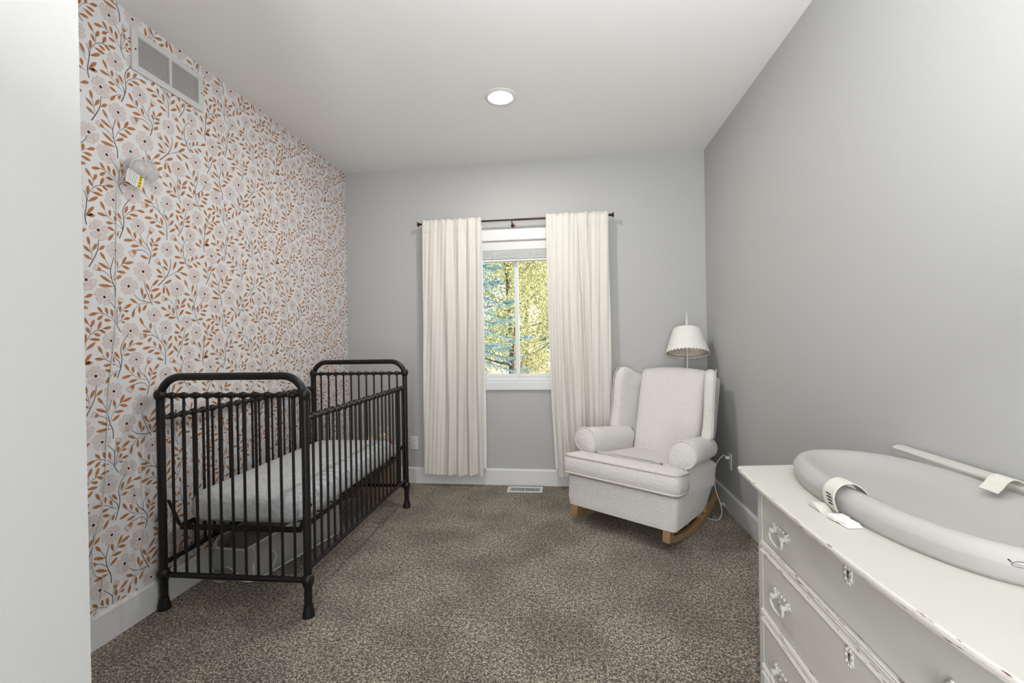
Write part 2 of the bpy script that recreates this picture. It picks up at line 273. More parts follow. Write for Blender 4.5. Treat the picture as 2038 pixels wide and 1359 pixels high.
def sprig_polys():
    """list of (material, layer, polygon in mm) for one repeat of the print"""
    out = []
    rnd = random.Random(3)
    def ribbon(P, w0, w1, mi, ly):
        L = []; Rr = []
        for i, p in enumerate(P):
            a = P[max(i-1, 0)]; c = P[min(i+1, len(P)-1)]
            dx, dy = c[0]-a[0], c[1]-a[1]; q = sqrt(dx*dx+dy*dy) or 1
            w = (w0+(w1-w0)*i/(len(P)-1))/2
            L.append((p[0]-dy/q*w, p[1]+dx/q*w)); Rr.append((p[0]+dy/q*w, p[1]-dx/q*w))
        for i in range(len(P)-1): out.append((mi, ly, [L[i], L[i+1], Rr[i+1], Rr[i]]))
    for s in WP['S']:
        P = [(v.x, v.y) for v in catmull([(p[0], p[1], 0) for p in s[1:]], 3)]
        ribbon(P, s[0]*.9, s[0]*1.35, 4, 3)
    for bx_, by_, tx, ty in WP['L']:
        dx, dy = tx-bx_, ty-by_; L = sqrt(dx*dx+dy*dy); ux, uy = dx/L, dy/L; w = min(.19*L+1.2, 7)
        def Q(t, s_): return (bx_+ux*L*t-uy*s_*w, by_+uy*L*t+ux*s_*w)
        out.append((2, 2, [Q(0, 0), Q(.15, .35), Q(.38, .88), Q(.62, 1), Q(.85, .68), Q(1.0, .0), Q(.85, -.68), Q(.62, -1), Q(.38, -.88), Q(.15, -.35)]))
        out.append((3, 4, [Q(-.05, .12), Q(.5, .09), Q(.82, 0), Q(.5, -.09), Q(-.05, -.12)]))
    for (x, y, r) in WP['F']:
        a0 = rnd.uniform(0, 72)
        for k in range(5):
            a = radians(a0+72*k+rnd.uniform(-6, 6)); rl = r*rnd.uniform(.9, 1.08); ux, uy = cos(a), sin(a)
            w = rl*.425
            pr = [(.20, .12), (.38, .48), (.60, .86), (.80, 1.0), (.95, .74), (.985, .40), (.94, .08), (.985, -.36), (.95, -.76), (.80, -1.0), (.60, -.84), (.38, -.46), (.20, -.12)]
            def Q(t, s_, g=0):
                return (x+ux*(rl*t+g*(t-.5)*2)-uy*s_*(w+g), y+uy*(rl*t+g*(t-.5)*2)+ux*s_*(w+g))
            out.append((5, 5, [Q(t, s_, 1.0) for t, s_ in pr])); out.append((1, 6, [Q(t, s_) for t, s_ in pr]))
            for s_ in (-.4, 0, .4):
                out.append((5, 7, [Q(.26, s_*.35-.018), Q(.26, s_*.35+.018), Q(.60, s_*.85+.012), Q(.60, s_*.85-.012)]))
        out.append((0, 8, arc(x, y, r*.27, 0, 330, 11))); out.append((6, 9, arc(x, y, r*.165, 0, 330, 11)))
    for bx_, by_, tx, ty in WP['B']:
        dx, dy = tx-bx_, ty-by_; L = sqrt(dx*dx+dy*dy) or 1; ux, uy = dx/L, dy/L; L = max(L, 15); w = L*.42
        def Q(t, s_): return (bx_+ux*L*t-uy*s_*w, by_+uy*L*t+ux*s_*w)
        out.append((5, 5, [Q(.3, .55), Q(.6, .95), Q(1.02, .75), Q(.92, .2), Q(1.06, 0), Q(.92, -.3), Q(1.0, -.85), Q(.6, -.9), Q(.3, -.55)]))
        out.append((1, 6, [Q(.33, .48), Q(.6, .85), Q(.97, .68), Q(.88, .2), Q(1.0, 0), Q(.88, -.3), Q(.95, -.78), Q(.6, -.8), Q(.33, -.48)]))
        out.append((2, 7, [Q(0, .08), Q(.12, .5), Q(.40, .62), Q(.62, .95), Q(.46, .40), Q(.55, 0), Q(.46, -.40), Q(.62, -.95), Q(.40, -.62), Q(.12, -.5), Q(0, -.08)]))
    return out
def clip(poly, ax, lim, keep_less):
    o = []; n = len(poly)
    for i in range(n):
        a, c = poly[i], poly[(i+1) % n]; ia = (a[ax] <= lim) == keep_less or a[ax] == lim; ic = (c[ax] <= lim) == keep_less or c[ax] == lim
        if ia: o.append(a)
        if ia != ic:
            t = (lim-a[ax])/(c[ax]-a[ax]); o.append((a[0]+(c[0]-a[0])*t, a[1]+(c[1]-a[1])*t))
    return o
wall = MB().box(XL-.12, XL, YE-.1, YB, 0, H)
Y0, Y1, Z0, Z1 = YE*1000, YB*1000, HB*1000-1, H*1000
SP = sprig_polys()
for i in range(-4, 5):
    for j in range(-4, 4):
        ox, oy = i*VH[0]+j*VV[0], i*VH[1]+j*VV[1]
        if 2300+ox < Y0 or 1550+ox > Y1 or 2200+oy < Z0 or 1300+oy > Z1: continue
        for mi, ly, P in SP:
            Q = [(p[0]+ox, p[1]+oy) for p in P]
            ys = [p[0] for p in Q]; zs = [p[1] for p in Q]
            if max(ys) < Y0 or min(ys) > Y1 or max(zs) < Z0 or min(zs) > Z1: continue
            for ax, lim, less in ((0, Y0, False), (0, Y1, True), (1, Z0, False), (1, Z1, True)):
                vals = [p[ax] for p in Q]
                if (less and max(vals) > lim) or (not less and min(vals) < lim): Q = clip(Q, ax, lim, less)
                if len(Q) < 3: break
            if len(Q) < 3: continue
            x = XL+ly*.00008
            o = len(wall.v); wall.v += [(x, p[0]/1000, p[1]/1000) for p in Q]; wall.f.append(tuple(range(o, o+len(Q)))); wall.m.append(mi)
# keep every printed polygon facing into the room
for k in range(6, len(wall.f)):
    q = wall.f[k]; P = [wall.v[i] for i in q]; a = sum(P[i][1]*P[(i+1) % len(P)][2]-P[(i+1) % len(P)][1]*P[i][2] for i in range(len(P)))
    if a < 0: wall.f[k] = q[::-1]
struct(wall.build('wall_left', ['paper', 'petal', 'leaf', 'leaf_vein', 'stem', 'petal_line', 'seed'], smooth=0, fix=False))

# window: casing, jamb, vinyl slider, glass
win = struct(empty('window_1', (0, YB, 0)))
m = MB()
cw, ct = .09, .018
m.box(WX0-cw, WX1+cw, -ct, 0, WZ1, WZ1+.091).box(WX0-cw, WX0, -ct, 0, WZ0-.065, WZ1).box(WX1, WX1+cw, -ct, 0, WZ0-.065, WZ1).box(WX0, WX1, -ct, 0, WZ0-.065, WZ0)
m.build('window_casing', 'trim', win, bevel=.002, seg=2)
t = .006
m = MB().box(WX0, WX0+t, 0, .09, WZ0, WZ1).box(WX1-t, WX1, 0, .09, WZ0, WZ1).box(WX0+t, WX1-t, 0, .09, WZ0, WZ0+t).box(WX0+t, WX1-t, 0, .09, WZ1-t, WZ1)
m.build('window_jamb', 'trim', win)
def rect_frame(m, x0, x1, z0, z1, w, y0, y1, wb=None):
    wb = wb or w
    m.box(x0, x0+w, y0, y1, z0, z1).box(x1-w, x1, y0, y1, z0, z1).box(x0+w, x1-w, y0, y1, z0, z0+wb).box(x0+w, x1-w, y0, y1, z1-w, z1); return m
m = rect_frame(MB(), WX0+t, WX1-t, WZ0+t, WZ1-t, .028, .055, .12)
m.build('window_frame', 'white_plastic', win, bevel=.003, seg=2)
fx0, fx1, fz0, fz1 = WX0+.034, WX1-.034, WZ0+.034, WZ1-.034
m = rect_frame(MB(), fx0, -.41, fz0, fz1, .032, .065, .085)
s1 = m.build('sash', 'white_plastic', win, bevel=.003, seg=2)
m = rect_frame(MB(), -.44, fx1, fz0, fz1, .030, .088, .108)
s2 = m.build('sash', 'white_plastic', win, bevel=.003, seg=2)
GL = bpy.data.materials.new('window_glass'); GL.use_nodes = True; n, l = nodes(GL); n.remove(n['Principled BSDF'])
tr = n.new('ShaderNodeBsdfTransparent'); tr.inputs[0].default_value = (.97, .98, .98, 1); gs = n.new('ShaderNodeBsdfGlossy'); gs.inputs['Roughness'].default_value = .01
fr = n.new('ShaderNodeFresnel'); fr.inputs[0].default_value = 1.35; x = n.new('ShaderNodeMixShader')
l.new(fr.outputs[0], x.inputs[0]); l.new(tr.outputs[0], x.inputs[1]); l.new(gs.outputs[0], x.inputs[2]); l.new(x.outputs[0], n['Material Output'].inputs[0])
M['glass'] = GL
MB().box(fx0+.03, -.44, .074, .077, fz0+.03, fz1-.03).build('pane', 'glass', s1, smooth=0)
MB().box(-.412, fx1-.028, .096, .099, fz0+.028, fz1-.028).build('pane', 'glass', s2, smooth=0)

# raised blind in the top of the window
bl = tag(empty('window_blind', (0, YB, 0)), 'raised white slat blind stacked at the top of the window', 'window blind')
MB().box(WX0+.01, WX1-.01, .002, .012, 2.0, WZ1-.008).build('valance', 'white_plastic', bl, bevel=.002, seg=2)
MB().box(WX0+.012, WX1-.012, .014, .05, 2.02, WZ1-.008).build('head_rail', 'white_plastic', bl)
for k in range(7):
    z = 1.928+k*.0105
    MB().prism([(-.020, 0), (-.01, .003), (.01, .003), (.020, 0), (.020, .0065), (.01, .0095), (-.01, .0095), (-.020, .0065)], WX0+.014, WX1-.014, 'x').xf(Matrix.Translation((0, .028, z))).build('slat', 'white_plastic', bl)
MB().box(WX0+.014, WX1-.014, .010, .048, 1.905, 1.922).build('bottom_rail', 'white_plastic', bl, bevel=.003, seg=2)
for xx in (-.60, -.26):
    m = MB(); 
    for q in range(3):
        m.tube(catmull([(xx+.012*cos(a+q), .004-.002*q, 1.962+.035*sin(a*1.3+q)) for a in [0, .9, 1.8, 2.7, 3.6, 4.5, 5.4, 6.3]], 4), .0012, 5)
    m.tube([(xx, .006, 2.0), (xx, .006, 1.91)], .0012, 5)
    m.build('lift_cord', 'white_plastic', bl)

# ceiling downlights
DL = emis('downlight_lens', (1, .965, .91), 195)
def downlight(loc, label):
    t_ = tag(empty('recessed_light', loc), label, 'ceiling light')
    MB().lathe([(.098, 0), (.098, -.003), (.090, -.007), (.072, -.009), (.066, -.006), (.066, 0)], n=40).build('trim_ring', 'white_plastic', t_)
    MB().lathe([(.0655, -.002), (.0655, -.008), (.05, -.011), (.02, -.0125), (.004, -.013)], n=40).build('lens', DL, t_)
    return t_
downlight((-.383, 2.74, H), 'round recessed downlight glowing in the middle of the white ceiling')

# return-air grille high on the wallpaper
def frame_grille(root, y0, y1, z0, z1):
    m = MB(); w = .03
    for (a, c, d, e) in ((y0, y0+w, z0, z1), (y1-w, y1, z0, z1), (y0+w, y1-w, z0, z0+w), (y0+w, y1-w, z1-w, z1), ((y0+y1)/2-.006, (y0+y1)/2+.006, z0+w, z1-w)):
        m.box(0, .010, a, c, d, e)
    m.build('grille_frame', 'vent', root, bevel=.003, seg=2)
    MB().box(-.0006+.001, .0015, y0+w, y1-w, z0+w, z1-w).build('duct_opening', 'dark', root, smooth=0)
    k = 21
    for half in (0, 1):
        a = y0+w if half == 0 else (y0+y1)/2+.006; c = (y0+y1)/2-.006 if half == 0 else y1-w
        m = MB(); hh = (z1-z0-2*w)/k
        for i in range(k):
            z = z0+w+i*hh
            m.prism([(.0085, z), (.0085, z+.0030), (.0030, z+.0052), (.0025, z+.0042), (.0070, z)], a, c, 'y')
        m.build('louvre_bank', 'vent', root, smooth=0)
    for (yy, zz) in ((y0+.015, (z0+z1)/2), (y1-.015, (z0+z1)/2)):
        MB().lathe([(.004, .010), (.0035, .0118), (.001, .0125)], (0, yy, zz), 10, axis='x').build('screw', 'black', root)
g = tag(empty('return_air_grille', (XL+.0008, 0, 0)), 'white metal return air grille with two louvre banks high on the wallpaper', 'air vent')
frame_grille(g, 1.796, 2.196, 2.488, 2.682)

# floor register
fr_ = tag(empty('floor_register', (-.360, 3.638, 0), (0, 0, radians(.5))), 'white metal floor register set in the carpet under the window', 'air vent')
m = MB().box(-.145, .145, -.067, -.045, .001, .009).box(-.145, .145, .045, .067, .001, .009).box(-.145, -.118, -.045, .045, .001, .009).box(.118, .145, -.045, .045, .001, .009).box(-.006, .006, -.045, .045, .001, .009)
m.build('register_frame', 'vent', fr_, bevel=.003, seg=2)
MB().box(-.118, .118, -.045, .045, .0005, .002).build('duct_opening', 'dark', fr_, smooth=0)
for s_ in (-1, 1):
    m = MB()
    for i in range(9):
        x0 = s_*(.014+i*.0117); m.box(min(x0, x0+s_*.0052), max(x0, x0+s_*.0052), -.045, .045, .003, .0075)
    m.build('louvre_bank', 'vent', fr_, smooth=0)

# wall outlets
def outlet(loc, rz, label):
    o = tag(empty('wall_outlet', loc, (0, 0, rz)), label, 'outlet')
    MB().box(-.035, .035, -.006, 0, -.057, .057).build('cover_plate', 'white_plastic', o, bevel=.003, seg=2)
    for zz in (-.024, .024):
        m = MB().prism([(x_, z_+zz) for x_, z_ in arc(0, 0, .0165, 0, 337, 15)], -.0078, -.005, 'y')
        s_ = m.build('socket', 'white_plastic', o)
        m = MB()
        for q in (-.0065, .0065): m.box(q-.001, q+.001, -.0083, -.0078, zz-.002, zz+.007)
        m.box(-.002, .002, -.0083, -.0078, zz-.010, zz-.006); m.build('slots', 'ink', s_, smooth=0)
    MB().lathe([(.003, -.006), (.002, -.0075)], (0, 0, 0), 10, axis='y').build('screw', 'vent', o)
    return o
outlet((-1.3375, YB, .3485), 0, 'white double outlet on the grey window wall beside the crib')
outlet((XR, 3.285, .356), radians(-90), 'white double outlet on the right wall behind the armchair, lamp plug in it')

# ------------------------------------------------------------------ curtains
rod = tag(empty('curtain_rod', (0, YB-.082, 2.232)), 'thin dark bronze curtain rod with small end knobs above the window', 'curtain rod')
MB().tube([(-1.215, 0, 0), (-.41, 0, 0)], .0070, 12).build('rod_tube', 'bronze', rod)
MB().tube([(-.42, 0, 0), (.36, 0, 0)], .0085, 12).build('rod_tube', 'bronze', rod)
for s_, x0 in ((-1, -1.215), (1, .36)):
    MB().lathe([(.007, 0), (.012, s_*.003), (.008, s_*.008), (.009, s_*.016), (.019, s_*.026), (.021, s_*.030), (.017, s_*.033)], (x0, 0, 0), 16, axis='x').build('finial', 'bronze', rod)
for x0 in (-1.19, -.437, .335):
    m = MB().lathe([(.018, .082), (.018, .079), (.006, .076)], (x0, 0, -.028), 14, axis='y')
    m.tube([(x0, .08, -.028), (x0, .02, -.028), (x0, .004, -.024), (x0, -.002, -.012)], .0045, 8)
    m.tube([(x0, .011*sin(radians(a)), -.011*cos(radians(a))) for a in range(-100, 101, 20)], .003, 6)
    m.tube([(x0, -.006, -.030), (x0, -.002, -.042)], .003, 6)
    m.build('bracket', 'bronze', rod)

def curtain(xa_top, xb_top, xa_bot, xb_bot, ztop, zbot, folds, label, inner):
    """folds: list of (position 0..1, depth, width) ridges (+) and valleys (-)"""
    root = tag(empty('curtain', (0, 0, 0)), label, 'curtain', 'linen curtain panels')
    NU, NV = 150, 60; yc = YB-.082
    def depth(u, v):
        d = 0
        for (p, a, w) in folds:
            p2 = p+.015*sin(v*5+p*9); k = (u-p2)/w
            d += 1.45*a*math.exp(-k*k)*(.40+.60*min(1, v*1.6))
        d += .004*sin(u*41+v*3)*(1-v)+.0035*sin(u*23-v*7)+.002*sin(u*90+v*13)
        return max(d, -.001) if v < .06 else d
    def pt(u, v, off=0):
        x = (xa_top+(xa_bot-xa_top)*v**1.4)*(1-u)+(xb_top+(xb_bot-xb_top)*v**1.4)*u
        z = ztop+(zbot-ztop)*v
        hem = -.006*math.exp(-((v-.047)/.006)**2)
        wrap = 0
        y = yc-.016-depth(u, v)-hem*0+off
        if v < .018: y += (.018-v)/.018*.012
        z += .0035*sin(u*17)*(v > .5)+.004*sin(u*60)*(v < .02)
        return (x, y, z)
    rings = []
    top = [[pt(i/NU, j/NV) for i in range(NU+1)] for j in range(NV+1)]
    m = MB(); vs = [p for q in top for p in q]
    back = [(p[0], p[1]+.004, p[2]) for p in vs]
    N = NU+1; F = []
    for j in range(NV):
        for i in range(NU): F.append((j*N+i, j*N+i+1, (j+1)*N+i+1, (j+1)*N+i))
    o = len(vs); F2 = [tuple(q+o for q in fq)[::-1] for fq in F]
    E_ = []
    for i in range(NU): E_ += [(i, i+o, i+1+o, i+1), (NV*N+i, NV*N+i+1, NV*N+i+1+o, NV*N+i+o)]
    for j in range(NV): E_ += [(j*N, (j+1)*N, (j+1)*N+o, j*N+o), (j*N+NU, j*N+NU+o, (j+1)*N+NU+o, (j+1)*N+NU)]
    m.add(vs+back, F+F2+E_)
    m.build('curtain_panel', 'linen', root, smooth=80)
    # stitched rod-pocket seam and bottom hem as raised threads lying on the cloth
    for v0 in (.047, .955):
        MB().tube([(pt(i/60, v0)[0], pt(i/60, v0)[1]-.0006, pt(i/60, v0)[2]) for i in range(61)], .0011, 5).build('hem_stitching', 'piping', root)
    # white lining shows along the inner edge, hanging just behind and clear of the hem
    a0, a1 = (.0, .14) if inner == 'left' else (.86, 1.0)
    m = MB(); vs = []
    for j in range(41):
        v = .03+.945*j/40
        for i in range(7):
            u = a0+(a1-a0)*i/6; p = pt(u, v); ex = (.020 if inner == 'right' else -.020)*min(1, max(0, (v-.05)*1.6))
            k = (i/6 if inner == 'right' else 1-i/6)
            vs.append((p[0]+ex*k, yc+.004+.006*sin(v*9)*k, p[2]))
    F = [(j*7+i, j*7+i+1, (j+1)*7+i+1, (j+1)*7+i) for j in range(40) for i in range(6)]
    o = len(vs); m.add(vs+[(p[0], p[1]+.002, p[2]) for p in vs], F+[tuple(q+o for q in fq)[::-1] for fq in F]+[(i, i+o, i+1+o, i+1) for i in range(6)])
    m.build('lining', 'lining', root, smooth=80)
    return root
curtain(-1.204, -.694, -1.222, -.705, 2.262, .108,
        [(.22, .012, .10), (.44, .030, .06), (.53, -.010, .02), (.62, .024, .05), (.72, -.014, .025), (.80, .034, .045), (.88, -.012, .02), (.95, .022, .035)],
        'cream linen curtain to the left of the window, near the crib', 'right')
curtain(-.156, .350, -.085, .362, 2.262, .108,
        [(.08, .020, .05), (.20, -.012, .03), (.30, .032, .07), (.43, .018, .05), (.55, -.026, .022), (.64, .026, .05), (.76, .014, .08), (.95, .010, .04)],
        'cream linen curtain to the right of the window, behind the armchair', 'left')

# ------------------------------------------------------------------ crib
CW, CL, PR = .715, 1.312, .0175                    # between post centres; post radius
crib = tag(empty('crib', (-1.8935, 1.870, 0), (0, 0, radians(1.0))), 'dark bronze metal spindle crib standing against the wallpaper', 'crib')
def crib_end(y):
    zc = 1.088-.0; zt = 1.0875; rc = .105
    path = [(0, y, .004)]
    path = [(0, y, .02), (0, y, 1.0)]+[(rc-rc*cos(radians(a)), y, zt-rc+rc*sin(radians(a))) for a in range(0, 91, 10)]
    path += [(CW-p[0], y, p[2]) for p in path[::-1]]
    MB().tube(path, PR, 16).build('end_frame', 'iron', crib, smooth=60)
    for x in (0, CW):
        MB().lathe([(PR, 1.028), (.024, 1.018), (.027, 1.005), (.024, .990), (PR, .978)], (x, y, 0), 18).build('post_collar', 'iron', crib, smooth=60)
        MB().lathe([(PR, .190), (.024, .182), (.028, .168), (.0255, .150), (.019, .135), (PR, .128)], (x, y, 0), 18).build('post_collar', 'iron', crib, smooth=60)
        MB().lathe([(.0195, .052), (.021, .046), (.0205, .040), (.0255, .024), (.027, .0), (.020, 0)], (x, y, 0), 18).build('foot_cap', 'black', crib, smooth=60)
    n = 11; m = MB().tube([(0, y, 1.0), (CW, y, 1.0)], .0095, 12)
    for i in range(1, n+1):
        x = CW*i/(n+1)
        m.lathe([(.0095, x-.019), (.0135, x-.015), (.0115, x-.011), (.0165, x-.004), (.0165, x+.004), (.0115, x+.011), (.0135, x+.015), (.0095, x+.019)], (0, y, 1.0), 12, axis='x')
    for q in (.012, CW-.012): m.lathe([(.0095, q-.016), (.018, q-.006), (.018, q+.006), (.0095, q+.016)], (0, y, 1.0), 12, axis='x')
    m.build('collared_rail', 'iron', crib, smooth=60)
    MB().tube([(0, y, .162), (CW, y, .162)], .0125, 12).build('bottom_rail', 'iron', crib, smooth=60)
    for i in range(1, n+1):
        x = CW*i/(n+1); MB().tube([(x, y, .162), (x, y, 1.0)], .0062, 10).build('spindle', 'iron', crib, smooth=60)
crib_end(0); crib_end(CL)
def crib_side(x, zt, zb):
    n = 20; m = MB().tube([(x, 0, zt), (x, CL, zt)], .0105, 12)
    for i in range(1, n+1):
        y = CL*i/(n+1)
        m.lathe([(.0105, y-.020), (.0150, y-.015), (.0115, y-.010), (.0180, y-.004), (.0180, y+.004), (.0115, y+.010), (.0150, y+.015), (.0105, y+.020)], (x, 0, zt), 12, axis='y')
    m.build('collared_rail', 'iron', crib, smooth=60)
    MB().box(x-.006, x+.006, PR*.6, CL-PR*.6, zb-.011, zb+.011).build('bottom_rail', 'iron', crib, bevel=.003, seg=2)
    for i in range(1, n+1):
        y = CL*i/(n+1); MB().tube([(x, y, zb), (x, y, zt)], .0062, 10).build('spindle', 'iron', crib, smooth=60)
crib_side(CW, .895, .213); crib_side(0, .895, .213)
for x, s_ in ((CW, 1), (0, -1)):
    for y, e in ((0, -1), (CL, 1)):
        for z in ((.87, .62, .26) if e < 0 else (.62, .50, .38, .30)):
            m = MB()
            if e < 0: m.lathe([(.0055, -PR-.0025), (.005, -PR+.004)], (x, y, z), 8, axis='y')
            else: m.lathe([(.0035, s_*(PR+.001)), (.0035, s_*(PR-.005))], (x, y, z), 8, axis='x')
            m.build('bolt', 'black' if e < 0 else 'white_metal', crib)
# mattress platform: angle-iron frame with slats, hung from the posts on sloping brackets
fx0_, fx1_, fy0_, fy1_, fz = .055, CW-.055, .035, CL-.035, .372
m = MB()
m.box(fx0_, fx1_, fy0_, fy0_+.004, fz-.012, fz+.014).box(fx0_, fx1_, fy1_-.004, fy1_, fz-.012, fz+.014)
m.box(fx0_, fx0_+.004, fy0_, fy1_, fz-.012, fz+.014).box(fx1_-.004, fx1_, fy0_, fy1_, fz-.012, fz+.014)
m.box(fx0_, fx1_, fy0_, fy0_+.028, fz-.012, fz-.008).box(fx0_, fx1_, fy1_-.028, fy1_, fz-.012, fz-.008)
m.build('platform_frame', 'black', crib)
for i in range(9):
    y = fy0_+.10+i*(fy1_-fy0_-.2)/8; MB().tube([(fx0_, y, fz), (fx1_, y, fz)], .004, 6).build('spring_bar', 'black', crib)
for x, s_ in ((fx0_, -1), (fx1_, 1)):
    for y, e in ((fy0_, -1), (fy1_, 1)):
        xp = 0 if s_ < 0 else CW
        MB().tube([(x-s_*.03, y+.003, fz), (x, y, fz+.012), (xp, y-e*-.0-e*.0, .495), (xp, y+e*.018, .50)], .0075, 6, sq=True).build('hanger_bracket', 'black', crib)
# long side bars visible under the platform
for y0_, x0_ in ((0, 0),):
    MB().tube([(.004, .02, .215), (.004, CL-.02, .215)], .006, 6).build('side_brace', 'black', crib)

def rrect(x0, x1, y0, y1, r, z, n=6):
    P = []
    for cx, cy, a in ((x1-r, y1-r, 0), (x0+r, y1-r, 90), (x0+r, y0+r, 180), (x1-r, y0+r, 270)): P += [(p[0], p[1], z) for p in arc(cx, cy, r, a, a+90, n)]
    return P
mt = tag(empty('crib_mattress', (-1.8935, 1.870, .3865), (0, 0, radians(1.0))), 'crib mattress in a rumpled grey-white quilted sheet inside the dark crib', 'mattress')
R_ = []
x0, x1, y0, y1 = .062, CW-.06, .045, CL-.045
for (ins, z, r) in ((.03, 0, .07), (.008, .012, .085), (0, .035, .09), (0, .09, .09), (.010, .115, .085), (.03, .130, .07), (.07, .138, .05), (.15, .141, .03)):
    R_.append(rrect(x0+ins, x1-ins, y0+ins, y1-ins, r, z, 10))
MB().loft(R_).build('mattress_body', 'sheet', mt, smooth=70)
# gathered wrinkles of the sheet down the long side
for k in range(26):
    y = y0+.12+k*(y1-y0-.2)/25+random.uniform(-.01, .01); zb = random.uniform(.02, .05)
    MB().tube([(x1-.026, y, .128), (x1-.006, y+.006, .105), (x1+.0005, y+.012, .085), (x1+.0005, y+.02, zb)], [.002, .0035, .003, .0008], 6).build('sheet_fold', 'sheet', mt, smooth=80)

# zipped storage bag under the crib
bag = tag(empty('storage_bag', (-1.70, 2.46, 0), (0, 0, radians(-12.3))), 'clear vinyl storage bag with white piping lying under the crib', 'storage bag')
bw, bl_, = .158, .33
def bagring(z, ins=0, sag=0):
    P = rrect(-bw+ins, bw-ins, -bl_+ins, bl_-ins, .05, 0, 6); o = []
    for (x, y, _) in P:
        k = max(0, (-y-.15)/.18); o.append((x+.006*sin(y*31+z*40), y+.008*sin(x*40+z*30), max(.002, z*(1-sag*k*(.5+.5*cos(x*9+.3))))))
    return o
SG = .42
MB().loft([bagring(.003, .012), bagring(.02, 0, .1), bagring(.09, -.006, SG*.7), bagring(.17, -.002, SG), bagring(.235, .004, SG)], cap=False).build('vinyl_shell', 'vinyl', bag, smooth=60)
MB().tube(bagring(.235, .004, SG), .0065, 8, closed=True).build('top_piping', 'vinyl_trim', bag, smooth=60)
MB().tube(bagring(.008, .004, 0), .004, 8, closed=True).build('bottom_piping', 'vinyl_trim', bag, smooth=60)
m = MB()
for (cx, cy) in ((bw-.014, -bl_+.014), (-bw+.014, -bl_+.014), (bw-.014, bl_-.014)):
    k = max(0, (-cy-.15)/.18); zt = .235*(1-SG*k*(.5+.5*cos(cx*9+.3)))
    m.tube(catmull([(cx, cy, .01), (cx*1.04, cy*1.02, zt*.35), (cx*.98, cy*.99, zt*.7), (cx, cy, zt)], 4), .0035, 6)
m.build('corner_piping', 'vinyl_trim', bag)
m = MB().tube(catmull([(-.06, -bl_-.008, .02), (-.02, -bl_-.012, .07), (.06, -bl_-.010, .045), (.12, -bl_-.002, .008)], 5), .003, 6)
m.tube(catmull([(bw+.006, -.24, .02), (bw+.012, -.20, .09), (bw+.004, -.24, .15)], 5), .003, 6)
m.build('vinyl_crease', 'vinyl_trim', bag)
MB().loft([rrect(-.115, .115, -.27, .29, .05, .012), rrect(-.125, .125, -.285, .305, .06, .05), rrect(-.122, .122, -.27, .305, .06, .15), rrect(-.11, .11, -.20, .30, .05, .215), rrect(-.07, .07, -.12, .24, .04, .228)]).build('folded_padding', 'taupe', bag, smooth=60)
pc = MB().prism([(-.028, -.007), (.028, -.012), (.029, -.004), (-.027, .006)], 0, .0015).xf(Matrix.Translation((-1.880+.06, 2.115, .001))).build('paper_strip', 'lining')
tag(pc, 'small white paper strip on the carpet under the crib', 'paper')

# basket of soft toys between the crib and the window wall
M['wicker'] = mat('brown_flecked_weave', (.30, .20, .13), .9, var=(70, .85), bump=(90, .9, .006))
M['canvas'] = mat('cream_canvas', (.66, .62, .56), .9)
bk = tag(empty('toy_basket', (-1.60, 3.475, 0)), 'brown flecked woven basket with a cream rim behind the crib', 'basket')
MB().loft([rrect(-.16, .16, -.13, .13, .05, .003), rrect(-.18, .18, -.15, .15, .06, .10), rrect(-.20, .20, -.165, .165, .06, .33), rrect(-.188, .188, -.153, .153, .055, .33), rrect(-.165, .165, -.135, .135, .05, .03)]).build('basket_body', 'wicker', bk, smooth=50)
MB().loft([rrect(-.203, .203, -.168, .168, .062, .325), rrect(-.210, .210, -.175, .175, .064, .385), rrect(-.200, .200, -.165, .165, .058, .392), rrect(-.189, .189, -.154, .154, .056, .325)]).build('cream_rim', 'canvas', bk, smooth=50)
MB().tube([(-.205, -.04, .36), (-.225, -.045, .40), (-.235, 0, .425), (-.225, .045, .40), (-.205, .04, .36)], .008, 8).build('leather_handle', 'greywood', bk)
def plush(loc, col, r, label, ears, rot=0, nm='plush_toy'):
    mm = mat('plush_'+label.split()[0], col, 1, bump=(250, .8, .003), sheen=.4)
    o = tag(empty(nm, loc, (0, radians(rot), 0)), label, 'soft toy', 'soft toys in the basket')
    MB().ell((0, 0, 0), (r, r*.85, r*1.15)).build('body', mm, o, smooth=80)
    hd = MB().ell((0, -r*.1, r*1.45), (r*.75, r*.7, r*.68)).build('head', mm, o, smooth=80)
    for s_ in (-1, 1):
        MB().ell((s_*r*.5, -r*.05, r*(2.1 if ears == 'round' else 2.5)), (r*.24, r*.14, r*(.24 if ears == 'round' else .62)), 10, 7).build('ear', mm, hd, smooth=80)
        MB().ell((s_*r*.24, -r*.74, r*1.55), (r*.07, r*.05, r*.07), 8, 5).build('eye', 'ink', hd, smooth=80)
        MB().ell((s_*r*.95, -r*.2, r*.35), (r*.26, r*.26, r*.6), 10, 7).build('arm', mm, o, smooth=80)
    MB().ell((0, -r*.8, r*1.35), (r*.24, r*.14, r*.18), 10, 6).build('muzzle', 'canvas', hd, smooth=80)
plush((-1.715, 3.45, .335), (.62, .16, .20), .052, 'rose pink plush toy leftmost in the basket behind the crib', 'round', -12)
plush((-1.650, 3.545, .365), (.80, .52, .03), .040, 'yellow plush toy peeking up between the pink ones', 'round', 6)
plush((-1.585, 3.42, .350), (.72, .42, .42), .055, 'pale pink plush toy in the middle of the basket', 'round', 4)
plush((-1.535, 3.54, .355), (.70, .62, .48), .060, 'cream plush toy tallest in the basket', 'long', 8)
plush((-1.455, 3.43, .335), (.66, .22, .10), .050, 'coral red plush toy rightmost in the basket', 'round', 14)

